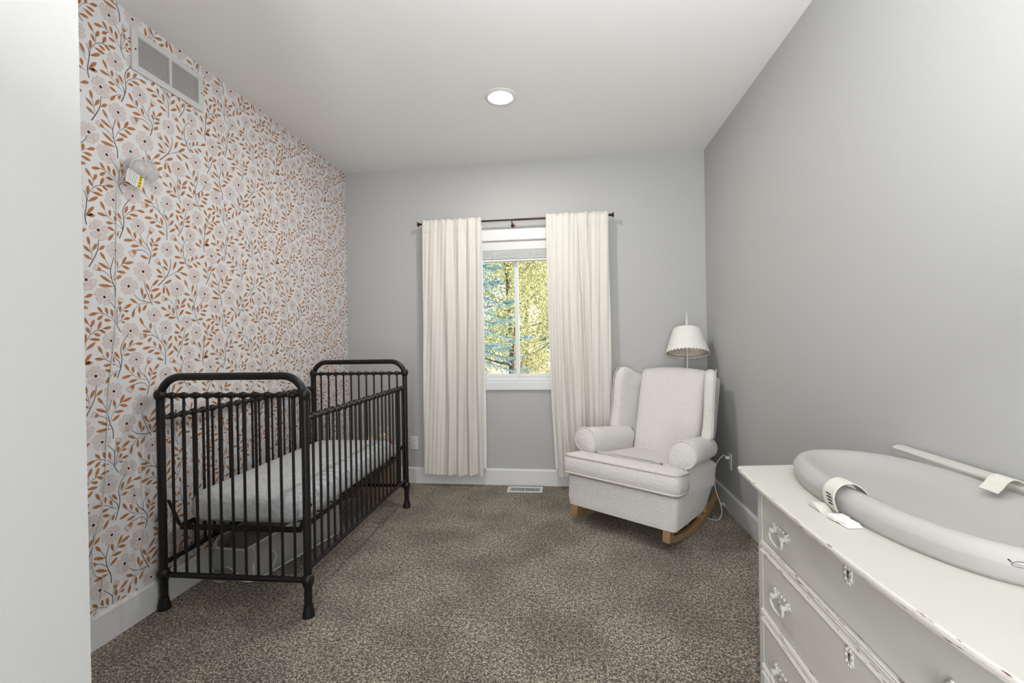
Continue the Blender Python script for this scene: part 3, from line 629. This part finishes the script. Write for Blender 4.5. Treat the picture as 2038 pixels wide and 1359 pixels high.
# ------------------------------------------------------------------ rocking armchair
CH = empty('rocking_armchair', (.2815, 2.799, .13), (radians(-6), 0, radians(-35.5)))
tag(CH, 'cream boucle wingback rocking armchair in the corner by the window', 'armchair')
def oplate(m, P, ys, mi=0): return m
# upholstered base
def bring(w, y0, y1, r, z): return [(x*(1-(.17-.6*z)*max(0, (y-.1)/.6)), y, z) for x, y, z in rrect(-w, w, y0, y1, r, z)]
m = MB().loft([bring(.364, .012, .645, .03, .0), bring(.372, .0, .665, .035, .05), bring(.376, -.004, .69, .04, .19), bring(.34, .02, .67, .04, .202)])
m.build('base', 'boucle', CH, smooth=60)
# T-shaped seat cushion with piped edges
def tcush(ins, z):
    a, c, yf, ym, yb = .392-ins, .262-ins*.6, -.035+ins, .145-ins*.3, .655
    P = []
    P += [(p[0], p[1]) for p in arc(-a+.045, yf+.045, .045, 180, 270, 5)]+[(p[0], p[1]) for p in arc(a-.045, yf+.045, .045, 270, 360, 5)]
    P += [(a, ym-.02), (a-.015, ym), (c, ym), (c, yb), (-c, yb), (-c, ym), (-a+.015, ym), (-a, ym-.02)]
    return [(x, y, z-.012*max(0, (y-.1))) for x, y in P]
rings = [tcush(.03, .202), tcush(.008, .206), tcush(-.004, .232), tcush(-.007, .265), tcush(-.004, .305), tcush(.008, .328), tcush(.035, .340), tcush(.08, .348), tcush(.15, .352)]
MB().loft(rings).build('seat_cushion', 'boucle', CH, smooth=60)
for z, ins in ((.214, .001), (.324, .001)):
    P = [Vector(p) for p in tcush(ins, z)]; MB().tube(P, .0062, 8, closed=True).build('cushion_piping', 'piping', CH, smooth=80)
# rolled arms
def armring(s_, y, g=0):
    k = max(0, (y-.16)/.5); cx, cz, r = .343-.040*k, .418, .082-.008*k-g
    P = [(.262-.03*k, .17), (.262-.03*k, .33), (.266-.03*k, .37)]
    P += [(cx+r*cos(radians(a)), cz+r*sin(radians(a))) for a in range(195, -76, -15)][1:]
    P += [(.368+.002*k, .32), (.366-.006*k, .17)]
    return [(s_*x, y, z) for x, z in P]
for s_ in (-1, 1):
    ar = MB().loft([armring(s_, .150, .006), armring(s_, .142, 0) if False else armring(s_, .156, 0), armring(s_, .30, -.001), armring(s_, .50, -.002), armring(s_, .66, -.002)])
    ao = ar.build('armrest', 'boucle', CH, smooth=60)
    P = [Vector(p) for p in armring(s_, .153, .001)][1:-1]; MB().tube(P, .0058, 8).build('arm_piping', 'piping', ao, smooth=80)
# reclined back
def backpt(x, t, off):
    """t: 0 at the seat .. 1 at the crest; off: thickness behind the front face"""
    y0, z0 = .632, .28; y1, z1 = .800, .945
    dy, dz = y1-y0, z1-z0; L = sqrt(dy*dy+dz*dz); ny, nz = dz/L, -dy/L
    return (x, y0+dy*t+ny*off, z0+dz*t+nz*off)
def crest(x, w): return 1.0+.036*(1-(x/w)**2)
def backslab(w0, w1, o0, o1, t0, puff=0, nx=18, nt=16, c=1.0):
    F_, B_ = [], []
    for j in range(nt+1):
        for i in range(nx+1):
            q = -1+2*i/nx; t = j/nt; w = w0+(w1-w0)*t; x = q*w
            tt = t0+(crest(q, 1)*c-t0)*t
            e = min(1, (1-abs(q))*6)*min(1, (1-t)*8); e = sqrt(max(0, 1-(1-e)**2))
            F_.append(backpt(x, tt, o0-puff*sin(pi*min(1, max(0, t*.9+.1)))*(1-q*q*.7)*e+.022*(1-e))); B_.append(backpt(x, tt, o1-.02*(1-e)))
    m = MB(); N = nx+1; o = len(F_); Q = []
    for j in range(nt):
        for i in range(nx):
            a = j*N+i; Q += [(a, a+1, a+1+N, a+N), (a+o, a+N+o, a+1+N+o, a+1+o)]
    for i in range(nx): Q += [(i, i+o, i+1+o, i+1), (nt*N+i, nt*N+i+1, nt*N+i+1+o, nt*N+i+o)]
    for j in range(nt): Q += [(j*N, (j+1)*N, (j+1)*N+o, j*N+o), (j*N+nx, j*N+nx+o, (j+1)*N+nx+o, (j+1)*N+nx)]
    return m.add(F_+B_, Q)
backslab(.320, .278, .045, .115, -.42, 0, c=.995).build('backrest', 'boucle', CH, smooth=75)
backslab(.236, .262, -.004, .075, -.02, .030).build('backrest_cushion', 'boucle', CH, smooth=75)
# wings
def wing(s_):
    prof = [(.500, .440), (.538, .500), (.553, .580), (.556, .680), (.560, .780), (.572, .860), (.592, .915), (.620, .945), (.655, .955), (.700, .942), (.755, .918), (.815, .900),
            (.885, .905), (.900, .87), (.870, .70), (.840, .56), (.800, .44)]
    def X(y, z, side):
        fl = .058*min(1, max(0, (.80-y)/.22))
        return s_*((.262 if side == 0 else .312)+fl+(.012 if z > .7 else 0)*0)
    cy, cz = .70, .70; rings = []
    for (side, ins) in ((0, .10), (0, .028), (.12, .008), (.35, 0), (.65, 0), (.88, .008), (1, .028), (1, .10)):
        R2 = []
        for y, z in prof:
            d = Vector((cy-y, cz-z)); L = d.length; y2, z2 = y+d.x/L*ins, z+d.y/L*ins
            xa, xb = X(y2, z2, 0), X(y2, z2, 1); ex = .012*s_
            R2.append((xa-ex+(xb-xa+2*ex)*side, y2, z2))
        rings.append(R2)
    w = MB().loft(rings).build('wing', 'boucle', CH, smooth=75, sub=1)
    e = [(X(y+.004, z, 1)*1.0+s_*.010, y+.012, z-.004) for y, z in prof[1:9]]
    MB().tube(catmull(e, 3), .0035, 6).build('wing_seam', 'piping', w, smooth=80)
wing(-1); wing(1)
# curved oak rockers
def rocker(x):
    # world circle R about the contact point, written in the tilted chair frame
    R, vc = 1.30, .40; ca, sa = cos(radians(6)), sin(radians(6))
    def loc(v, z): return (v*ca-(z-.13)*sa, v*sa+(z-.13)*ca)
    outer, inner = [], []
    for i in range(25):
        v = .018+(.88-.018)*i/24; z = R-sqrt(R*R-(v-vc)**2); outer.append(loc(v, z+.001))
        inner.append(loc(v, z+.040))
    tip = [loc(.010, .070), loc(.010, .085), loc(.035, .105)]
    m = MB().prism(outer+inner[::-1], x-.018, x+.018, 'x')
    o = m.build('rocker', 'oak', CH, bevel=.004, seg=2, smooth=30)
    m = MB().prism([loc(.006, .060), loc(.004, .085), loc(.012, .126), loc(.07, .126), loc(.07, .070)], x-.022, x+.022, 'x')
    MB().prism([loc(.60, .06), loc(.60, .10), loc(.66, .10), loc(.66, .07)], x-.018, x+.018, 'x').build('rocker_block', 'oak', o, bevel=.003, seg=2)
    m.build('rocker_block', 'oak', o, bevel=.004, seg=2)
rocker(-.315); rocker(.315)
MB().box(-.32, .32, .30, .34, -.03, .002).box(-.32, .32, .54, .58, -.035, .002).build('cross_rail', 'oak', CH)

# ------------------------------------------------------------------ lamp behind the chair
LX, LY = .922, 3.585
lampo = tag(empty('floor_lamp', (LX, LY, 0)), 'white floor lamp with a scalloped shade standing behind the armchair', 'lamp')
MB().lathe([(.105, 0), (.108, .010), (.100, .020), (.045, .030), (.018, .045), (.012, .07)], (0, .02, 0), 28).build('lamp_base', 'white_metal', lampo)
MB().tube([(0, .02, .05), (0, .012, .6), (0, 0, 1.1), (0, 0, 1.30)], .0055, 10).build('lamp_pole', 'white_metal', lampo)
MB().lathe([(.012, 1.12), (.016, 1.125), (.016, 1.17), (.010, 1.18)], (0, 0, 0), 14).build('lamp_socket', 'white_plastic', lampo)
TL = Matrix.Translation((0, 0, 1.20)) @ Euler((radians(-17), radians(3.5), 0)).to_matrix().to_4x4()
n_ = 144; prof = []
def ringp(r, z, amp, sgn, dr=0): return [((r+dr)*cos(2*pi*j/n_), (r+dr)*sin(2*pi*j/n_), z+sgn*amp*abs(sin(2*pi*j/n_*18))) for j in range(n_)]
r0_, r1_, h_ = .158, .104, .178
rings = [ringp(r0_+.001, -h_/2-.004, .010, -1), ringp(r0_-.002, -h_/2+.01, 0, 1), ringp((r0_+r1_)/2, 0, 0, 1), ringp(r1_+.003, h_/2-.01, 0, 1), ringp(r1_, h_/2+.002, .007, 1),
         ringp(r1_, h_/2+.001, .007, 1, -.0025), ringp(r1_+.003, h_/2-.01, 0, 1, -.0025), ringp((r0_+r1_)/2, 0, 0, 1, -.0025), ringp(r0_-.002, -h_/2+.01, 0, 1, -.0025), ringp(r0_+.001, -h_/2-.004, .010, -1, -.0025)]
sh = MB().loft(rings[:5], 0, cap=False); sh.loft(rings[5:], 1, cap=False)
sh.loft([rings[4], rings[5]], 0, cap=False).loft([rings[9], rings[0]], 0, cap=False)
sho = sh.xf(TL).build('lamp_shade', ['shade', 'shade_in'], lampo, smooth=60)
# stitched dots of the eyelet pattern
m = MB()
for k in range(150):
    a = random.uniform(0, 2*pi); t = random.uniform(.08, .92); r = r0_+(r1_-r0_)*t+.0008
    m.ell((r*cos(a), r*sin(a), -h_/2+h_*t), (.0022, .0022, .0022), 6, 4)
m.xf(TL).build('embroidery', 'shade', sho, smooth=80)
m = MB().tube([(.149*cos(2*pi*j/48), .149*sin(2*pi*j/48), -h_/2+.006) for j in range(48)], .0018, 6, closed=True)
for a in (0, 120, 240): m.tube([(0, 0, h_/2-.012), (r1_*cos(radians(a)), r1_*sin(radians(a)), h_/2-.004)], .0016, 6)
m.xf(TL).build('shade_frame', 'bronze', lampo)
fz_ = 1.30
m = MB().lathe([(.005, fz_), (.011, fz_+.006), (.012, fz_+.014), (.006, fz_+.018), (.013, fz_+.030), (.012, fz_+.040), (.007, fz_+.050), (.009, fz_+.058), (.0065, fz_+.075), (.0055, fz_+.090), (.004, fz_+.112), (.0012, fz_+.124)], (0, 0, 0), 12)
for k in range(9):
    a = k*1.3; z = fz_+.012+k*.010; m.tube([(.006*cos(a), .006*sin(a), z), (.012*cos(a), .012*sin(a), z+.006), (.005*cos(a+.5), .005*sin(a+.5), z+.014)], .0022, 6)
m.build('finial', 'white_metal', lampo, smooth=60)
MB().lathe([(.008, fz_-.008), (.008, fz_)], (0, 0, 0), 10).build('finial_nut', 'black', lampo)
W2 = lambda x, y, z: (x-LX, y-LY, z)
MB().tube(catmull([W2(XR-.030, 3.285, .392), W2(XR-.055, 3.280, .394), W2(XR-.105, 3.26, .33), W2(XR-.125, 3.22, .20), W2(XR-.105, 3.16, .08), W2(XR-.125, 3.12, .022), W2(XR-.18, 3.13, .006), W2(.82, 3.30, .005), W2(.85, 3.50, .006), W2(LX, 3.60, .012)], 8), .0026, 8).build('power_cord', 'white_plastic', lampo, smooth=80)
MB().lathe([(.012, -.008), (.013, -.018), (.010, -.028), (.005, -.034)], W2(XR, 3.285, .3805), 12, axis='x').build('plug', 'white_plastic', lampo)
MB().box(.05, .09, -.30, -.255, .012, .030).xf(Matrix.Rotation(.5, 4, 'Z')).build('cord_switch', 'white_plastic', lampo, bevel=.004, seg=2)

# ------------------------------------------------------------------ dresser
from mathutils.bvhtree import BVHTree
DX, DY = .89, 1.15
dr = tag(empty('dresser', (DX, DY, 0)), 'antique white painted dresser with chipped edges against the right wall', 'dresser')
TM = Matrix.Translation((-DX, -DY, 0))
TOPZ = .76
def top_outline(ins):
    P = [(.628, 1.716), (.606, 1.700), (.598, 1.60), (.588, 1.49), (.5825, 1.34), (.5775, 1.18), (.5775, 1.06), (.579, .96), (.583, .86), (.589, .77), (.598, .70), (.607, .64), (.617, .585), (.636, .565)]
    c = catmull([(x, y, 0) for x, y in P], 4); out = []
    for i, p in enumerate(c):
        a = c[max(0, i-1)]; b_ = c[min(len(c)-1, i+1)]; t_ = (b_-a).normalized(); n = Vector((-t_.y, t_.x, 0)); n = n if n.x > 0 or abs(n.x) < .2 else n
        out.append((p.x+n.x*ins if True else 0, p.y+n.y*ins))
    out += [(1.113, .565+ins), (1.113, 1.785-ins)]
    return out
def tr_(z, ins): return [(x, y, z) for x, y in top_outline(ins)]
m = MB().loft([tr_(.7365, .014), tr_(.7375, .007), tr_(.742, .003), tr_(.7485, .0025), tr_(.7495, .0005), tr_(.756, 0), tr_(.7595, .003)], 1).loft([tr_(.7595, .003), tr_(TOPZ, .006)], 0)
m.xf(TM).build('dresser_top', ['dresser', 'chip'], dr, smooth=50)
FX = .662                                           # straight front of the case
m = MB().box(FX+.012, 1.108, .655, 1.655, .10, .736)
m.xf(TM).build('carcass', 'dresser', dr, smooth=0)
for (y0, y1) in ((1.628, 1.664), (.636, .672)):
    m = MB().box(FX-.004, FX+.036, y0, y1, .0, .7365); m.xf(TM).build('corner_post', 'dresser', dr, bevel=.003, seg=2)
    m = MB().box(1.07, 1.11, y0, y1, .0, .7365); m.xf(TM).build('rear_post', 'dresser', dr, bevel=.003, seg=2)
# moulded rails between the drawers: bead, hollow, bead
def bead_rail(z0, z1):
    h = z1-z0
    pr = [(FX+.02, z0), (FX-.002, z0), (FX-.009, z0+h*.04), (FX-.013, z0+h*.14), (FX-.010, z0+h*.24), (FX-.004, z0+h*.28), (FX+.000, z0+h*.40), (FX+.000, z0+h*.54), (FX-.004, z0+h*.62), (FX-.011, z0+h*.66),
          (FX-.012, z0+h*.74), (FX-.009, z0+h*.79), (FX-.003, z0+h*.81), (FX-.003, z0+h*.84), (FX-.011, z0+h*.87), (FX-.012, z0+h*.93), (FX-.008, z1), (FX+.02, z1)]
    MB().prism(pr, .672, 1.628, 'y').xf(TM).build('moulded_rail', 'chip', dr, smooth=25)
bead_rail(.490, .531); bead_rail(.254, .295); bead_rail(.07, .105)
MB().box(FX+.001, FX+.02, .672, 1.628, .726, .7365).xf(TM).build('moulded_rail', 'dresser', dr)
def bail(y, z, par):
    x = FX-.004
    # scalloped backplate
    P = []
    for i in range(48):
        a = 2*pi*i/48; P.append((y+.050*cos(a)*(1+.10*cos(6*a)), z+.004+(.017+.005*cos(8*a)+.006*cos(2*a))*sin(a)))
    m = MB().prism(P, x-.0025, x+.001, 'x')
    for s_ in (-1, 1):
        m.ell((x-.004, y+s_*.036, z+.006), (.005, .011, .011), 12, 7)
        m.ell((x-.003, y+s_*.050, z+.010), (.004, .006, .005), 8, 5); m.ell((x-.003, y+s_*.044, z+.018), (.004, .005, .005), 8, 5)
        m.lathe([(.0075, x), (.0065, x-.010), (.0095, x-.014), (.0095, x-.020), (.004, x-.023)], (0, y+s_*.034, z), 12, axis='x')
    for q in (-.018, 0, .018): m.ell((x-.003, y+q, z+.016), (.004, .008, .006), 8, 5)
    for q in (-.015, .015): m.ell((x-.003, y+q, z-.010), (.004, .008, .005), 8, 5)
    P = [(x-.016, y-.034, z), (x-.018, y-.041, z-.008), (x-.018, y-.038, z-.022), (x-.016, y-.022, z-.034), (x-.014, y, z-.038), (x-.016, y+.022, z-.034), (x-.018, y+.038, z-.022), (x-.018, y+.041, z-.008), (x-.016, y+.034, z)]
    m.tube(catmull(P, 4), [.0032+.0012*sin(pi*i/32) for i in range(33)], 8)
    o = m.xf(TM).build('bail_handle', 'dresser', par, smooth=60)
def escutcheon(y, z, par):
    x = FX-.004; P = []
    for i in range(40):
        a = 2*pi*i/40; P.append((y+.015*cos(a)*(1+.16*cos(5*a)), z+.026*sin(a)*(1+.10*cos(7*a))))
    m = MB().prism(P, x-.002, x+.001, 'x')
    for i in range(9):
        a = 2*pi*i/9; m.ell((x-.002, y+.012*cos(a), z+.021*sin(a)), (.003, .0035, .0045), 8, 5)
    m.prism([(y+a_, z+b_) for a_, b_ in arc(0, .006, .0035, 0, 330, 10)], x-.0026, x-.0018, 'x', 1).box(x-.0026, x-.0018, y-.0016, y+.0016, z-.010, z+.004, 1)
    m.xf(TM).build('keyhole_plate', ['dresser', 'ink'], par, smooth=60)
for (z0, z1, zh, zk) in ((.534, .723, .606, .660), (.298, .487, .396, .462), (.108, .251, .150, .225)):
    m = MB().box(FX-.004, FX+.016, .679, 1.621, z0, z1); d_ = m.xf(TM).build('drawer', 'dresser', dr, bevel=.003, seg=2)
    m = MB().box(FX+.006, FX+.013, .6722, 1.6278, z0-.003, z1+.003); m.xf(TM).build('drawer_gap', 'greywood', d_, smooth=0)
    for yy in (1.487, .815): bail(yy, zh, d_)
    escutcheon(1.150, zk, d_)
# low gallery rail along the back of the top
pr = [(0, 0), (-.006, .0), (-.008, .02), (-.012, .045), (-.022, .066), (-.026, .078), (-.026, .084), (-.030, .086), (-.032, .092), (-.030, .098), (-.020, .101), (0, .101)]
rings = [[(1.1115+.0*0+x, y, TOPZ+z*.98) for x, z in pr] for y in (.60, 1.640)]
rings = [[(p[0]+(1.64-p[1])*.008-.006*0, p[1], p[2]) for p in q] for q in rings]
MB().loft(rings).xf(TM).build('gallery_rail', 'dresser', dr, smooth=30)

# ------------------------------------------------------------------ changing pad
cp = tag(empty('changing_pad', (.905, 1.312, TOPZ)), 'grey moulded foam changing pad lying on the white dresser', 'changing pad')
PA, PB = .202, .411
def pring(z, ins, sag=0, n=72):
    out = []
    for i in range(n):
        a = 2*pi*i/n; c, s_ = cos(a), sin(a); e = 2/2.25
        x = (PA-ins)*math.copysign(abs(c)**e, c); y = (PB-ins)*math.copysign(abs(s_)**e, s_)
        k = abs(c)**1.5*(.45 if c > 0 else .05)
        out.append((x, y, z+sag*k))
    return out
rg = [pring(.0008, .006), pring(.010, .002), pring(.036, -.002), pring(.040, -.002, .004), pring(.050, .004, .016), pring(.060, .012, .025), pring(.066, .022, .030), pring(.065, .034, .030), pring(.058, .052, .024), pring(.046, .078, .014), pring(.036, .105, .006), pring(.031, .14, 0), pring(.030, .17, 0)]
pm = MB().loft(rg); padv, padf = list(pm.v), list(pm.f)
pm.build('pad_body', 'pad', cp, smooth=70)
bvh = BVHTree.FromPolygons([Vector(p) for p in padv], padf)
def on_pad(x, y):
    h = bvh.ray_cast(Vector((x-.905, y-1.312, 1)), Vector((0, 0, -1)))[0]; return h.z if h else 0
def strapband(path, w, th, name, yc_):
    """ribbon of width w (along y) and thickness th following an x-z path"""
    P = catmull([(p[0], 0, p[1]) for p in path], 5); rings = []
    for i, p in enumerate(P):
        a = P[max(0, i-1)]; b_ = P[min(len(P)-1, i+1)]; t_ = (b_-a).normalized(); n = Vector((-t_.z, 0, t_.x))
        q = p+n*th; rings.append([(p.x, yc_-w/2, p.z), (p.x, yc_+w/2, p.z), (q.x, yc_+w/2, q.z), (q.x, yc_-w/2, q.z)])
    return MB().loft(rings).build(name, 'strap', cp, smooth=50)
sy = 1.270-1.312
strapband([(-.135, .055), (-.150, .072), (-.170, .084), (-.192, .084), (-.212, .070), (-.221, .048), (-.218, .026), (-.211, .008)], .050, .0022, 'safety_strap', sy+.01)
strapband([(.128, .078), (.140, .090), (.150, .104), (.166, .112), (.185, .104), (.205, .080), (.2085, .050), (.2075, .010)], .050, .0022, 'safety_strap', -.07)
# slots in the webbing, webbing tail and side-release buckle lying on the dresser
m = MB()
for k in range(4): m.box(-.2270+.002*k, -.2245+.002*k, sy-.010+.001*k, sy-.008+.018, .052-.009*k, .0540-.009*k)
m.build('strap_slot', 'ink', cp, smooth=0)
ln = MB()
ln.loft([[(-.216+.0*k, .050-.02*k-.035, .002+.0*k), (-.246, .050-.02*k-.03, .002), (-.246, .050-.02*k-.03, .006+.010*sin(k*1.3)), (-.216, .050-.02*k-.035, .006+.010*sin(k*1.3))] for k in range(5)])
ln.build('webbing_tail', 'strap', cp, smooth=60)
bm_ = MB().prism([(-.020, 0), (-.016, .006), (.016, .006), (.020, 0), (.016, -.001), (-.016, -.001)], -.030, -.002, 'y').box(-.012, .012, -.004, .012, .0005, .008).box(-.018, -.011, -.022, .018, .0005, .009).box(.011, .018, -.022, .018, .0005, .009).box(-.020, .020, .012, .040, 0, .0105)
bm_.xf(Matrix.Translation((-.222, -.112, .0015)) @ Matrix.Rotation(radians(8), 4, 'Z')).build('buckle', 'lining', cp, bevel=.002, seg=2)
# the beginning of the handwritten mark near the end of the pad
def stroke(m, pts, r):
    P = [(v.x-.905, v.y-1.312, v.z+.0004) for v in catmull(pts, 6)]; m.tube(P, r, 5)
m = MB()
stroke(m, [(.8112, .9378, .0472), (.8122, .9358, .0455), (.8132, .9337, .0436)], .0012)
stroke(m, [(.8271, .9259, .0472), (.8202, .9301, .0457), (.8150, .9322, .0430), (.8129, .9324, .0412), (.8124, .9319, .0390), (.8155, .9295, .0374), (.8203, .9258, .0377), (.8242, .9229, .0375)], .0005)
stroke(m, [(.8131, .9322, .0412), (.8165, .9296, .0410), (.8194, .9275, .0414), (.8246, .9233, .0410)], .0004)
m.build('script_mark', 'ink', cp)

# ------------------------------------------------------------------ wall camera of the baby monitor with its tag and cable
M['haze'] = clearmat('clear_grey_plastic', (.72, .73, .73), .62, .12)
mo = tag(empty('baby_monitor', (XL, 1.795, 2.00)), 'clear and white dome baby monitor with a hanging tag on the wallpaper', 'baby monitor')
MB().lathe([(.045, .001), (.048, .006), (.044, .012), (.020, .018), (.016, .045)], (0, 0, .03), 28, axis='x').build('wall_mount', 'haze', mo)
MB().ell((.050, .012, .028), (.045, .062, .046), 28, 14).build('dome', 'haze', mo, smooth=80)
MB().ell((.045, -.020, .026), (.030, .030, .030), 20, 10).build('camera_body', 'white_plastic', mo, smooth=80)
MB().tube([(.050+.0*a, .012+.064*cos(radians(a)), .028+.047*sin(radians(a))) for a in range(-60, 241, 12)], .0018, 6).build('dome_seam', 'white_plastic', mo)
tgm = Matrix.Translation((.060, -.035, -.030)) @ Euler((radians(-14), 0, radians(0))).to_matrix().to_4x4()
t_ = MB().box(0, .0012, -.048, .030, -.034, .026).xf(tgm).build('paper_tag', 'lining', mo)
m = MB().box(.0013, .0018, .006, .022, -.034, .026); m.xf(tgm).build('yellow_band', 'yellow', t_, smooth=0)
m = MB()
for k in range(6):
    y = -.043+k*.0075
    for q in range(6):
        z = -.028+q*.009; m.box(.0013, .0017, y, y+.0018, z, z+.0045+.002*((k*q) % 2))
for z in (-.026, -.012, .004, .016): m.box(.0019, .0023, .011, .017, z, z+.006)
m.xf(tgm).build('printed_lines', 'ink', t_, smooth=0)
WC = lambda y, z, o=.004: (o, y-1.795, z-2.00)
MB().tube(catmull([(.03, -.05, .01), (.02, -.07, -.05), WC(1.722, 1.92), WC(1.712, 1.645), WC(1.702, 1.318), WC(1.672, 1.08), WC(1.662, .934), WC(1.653, .787), WC(1.647, .662), WC(1.625, .52), WC(1.590, .40), WC(1.60, .30), WC(1.630, .27), WC(1.615, .19, .010), WC(1.58, .142, .020), WC(1.52, .142, .020), WC(1.30, .142, .020)], 6), .0021, 6).build('cable', 'white_plastic', mo, smooth=80)
m = MB().tube(catmull([(.045, -.045, .06), (.060, -.01, .082), (.05, .05, .082), (.04, .07, .06)], 6), .0018, 6).tube(catmull([(.05, .06, -.01), (.06, .03, -.03), (.05, -.01, -.035)], 6), .0016, 6)
m.build('loose_wire', 'vent', mo)

# ------------------------------------------------------------------ outside the window
M['grass'] = mat('dry_lawn', (.10, .12, .04), 1, var=(2, .4), bump=(30, 1, .05))
M['bark'] = mat('rough_bark', (.12, .085, .06), .95, var=(8, .4), bump=(20, 1, .02))
def leafmat(name, c1, c2, c3, tr):
    m = bpy.data.materials.new(name); m.use_nodes = True; n, l = nodes(m); b = n['Principled BSDF']; b.inputs['Roughness'].default_value = .6
    tc = n.new('ShaderNodeTexCoord'); t = n.new('ShaderNodeTexNoise'); t.inputs['Scale'].default_value = 11; t.inputs['Detail'].default_value = 8; t.inputs['Roughness'].default_value = .8
    l.new(tc.outputs['Object'], t.inputs['Vector']); cr = n.new('ShaderNodeValToRGB'); e = cr.color_ramp.elements
    e[0].position = .40; e[0].color = (*c1, 1); e[1].position = .60; e[1].color = (*c3, 1); x = e.new(.49); x.color = (*c2, 1)
    l.new(t.outputs['Fac'], cr.inputs[0]); l.new(cr.outputs[0], b.inputs['Base Color'])
    tl = n.new('ShaderNodeBsdfTranslucent'); l.new(cr.outputs[0], tl.inputs[0]); mx = n.new('ShaderNodeMixShader'); mx.inputs[0].default_value = tr
    l.new(b.outputs[0], mx.inputs[1]); l.new(tl.outputs[0], mx.inputs[2]); l.new(mx.outputs[0], n['Material Output'].inputs[0]); return m
M['spruce'] = leafmat('blue_spruce_needles', (.06, .12, .13), (.20, .31, .31), (.52, .60, .52), .25)
M['autumn'] = leafmat('yellow_autumn_leaves', (.035, .045, .012), (.34, .33, .08), (.92, .76, .42), .4)
M['olive'] = leafmat('pale_green_leaves', (.05, .08, .03), (.42, .47, .22), (.92, .93, .78), .4)
struct(MB().box(-14, 12, YB+.2, 24, -.9, -.6).build('ground', 'grass', smooth=0))
def leaf_cloud(m, c, r, n, size, rnd):
    for _ in range(n):
        while True:
            p = Vector((rnd.uniform(-1, 1), rnd.uniform(-1, 1), rnd.uniform(-1, 1)))
            if .25 < p.length < 1: break
        p = Vector((c[0]+p.x*r[0], c[1]+p.y*r[1], c[2]+p.z*r[2]))
        a = Vector((rnd.gauss(0, 1), rnd.gauss(0, 1), rnd.gauss(0, 1))).normalized(); b_ = a.orthogonal().normalized(); s_ = size*rnd.uniform(.6, 1.3)
        m.add([p-a*s_, p+b_*s_*.42, p+a*s_, p-b_*s_*.42], [(0, 1, 2, 3)])
def broadleaf(loc, h, r, nm, label, mt_, seed, nl=9000, size=.05):
    rnd = random.Random(seed); o = tag(empty(nm, loc), label, 'tree', 'trees outside the window')
    m = MB().tube(catmull([(0, 0, 0), (.05, 0, h*.3), (-.05, .05, h*.6), (.02, 0, h*.9)], 5), [.11*(1-i/18) for i in range(16)], 8)
    ends = []
    for k in range(13):
        a = rnd.uniform(0, 2*pi); z0 = h*rnd.uniform(.04, .75); L = r*rnd.uniform(.6, 1.05); e = (L*cos(a), L*sin(a), z0+L*rnd.uniform(.1, .7)); ends.append(e)
        m.tube(catmull([(0, 0, z0), (e[0]*.5, e[1]*.5, z0+(e[2]-z0)*.35), e], 4), [.035*(1-i/10)+.004 for i in range(9)], 6)
    m.build('trunk', 'bark', o)
    m = MB()
    for e in ends+[(0, 0, h*.8), (0, 0, h*.55)]:
        leaf_cloud(m, e, (r*.42, r*.42, r*.40), nl//15, size, rnd)
    m.build('leaves', mt_, o, smooth=0, fix=False); return o
def spruce(loc, h, r, label, seed, nb=120):
    rnd = random.Random(seed); o = tag(empty('spruce_tree', loc), label, 'tree', 'trees outside the window')
    MB().tube([(0, 0, 0), (0, 0, h*.5), (0, 0, h)], [.13, .08, .01], 10).build('trunk', 'bark', o)
    m = MB(); bmh = MB()
    for k in range(nb):
        t = (k+.5)/nb; z = .25+t*(h-.3); L = r*(1-t)**.8*rnd.uniform(.75, 1.1)+.1; a = k*2.399+rnd.uniform(-.2, .2)
        P = catmull([(0, 0, z), (L*.4*cos(a), L*.4*sin(a), z-.02), (L*.8*cos(a), L*.8*sin(a), z-L*.14), (L*cos(a), L*sin(a), z-L*.12)], 5)
        bmh.tube(P, [.012*(1-i/18) for i in range(16)], 5)
        for i in range(3, len(P)):
            T = (P[i]-P[i-1]).normalized()
            for s_ in (-1, 1):
                side = Vector((-sin(a), cos(a), 0))*s_; tl = L*.32*(1-abs(i/len(P)-.45))*rnd.uniform(.6, 1.1)
                q0 = P[i]; q1 = q0+(side*.8+T*.6).normalized()*tl+Vector((0, 0, -tl*.2))
                for w in range(16):
                    u = w/16; c = q0.lerp(q1, u); d = Vector((rnd.gauss(0, 1), rnd.gauss(0, 1), rnd.gauss(.3, .8))).normalized()*.034; g = (q1-q0).normalized()*.020
                    e = d.cross(g).normalized()*.006
                    m.add([c-e, c+d+g, c+e], [(0, 1, 2)]); m.add([c-e, c-d+g, c+e], [(0, 1, 2)])
    bmh.build('branches', 'bark', o); m.build('needles', 'spruce', o, smooth=0, fix=False); return o
spruce((-1.95, 7.3, -.6), 5.4, 1.6, 'blue-green spruce tree close outside the window on the left', 5)
spruce((3.1, 9.0, -.6), 5.6, 1.75, 'blue-green spruce tree reaching in from the right outside the window', 9)
broadleaf((-1.55, 12.2, -.6), 5.6, 1.8, 'autumn_tree', 'yellow and orange autumn tree behind the left spruce', 'autumn', 21, 32000, .038)
broadleaf((-1.8, 19.6, -.6), 8.0, 2.9, 'leafy_tree', 'pale green sunlit tree furthest back outside the window', 'olive', 22, 42000, .07)
broadleaf((-7.6, 14.5, -.6), 5.6, 2.0, 'leafy_tree', 'pale green tree behind the spruce at the left edge of the window', 'olive', 23, 8000, .06)
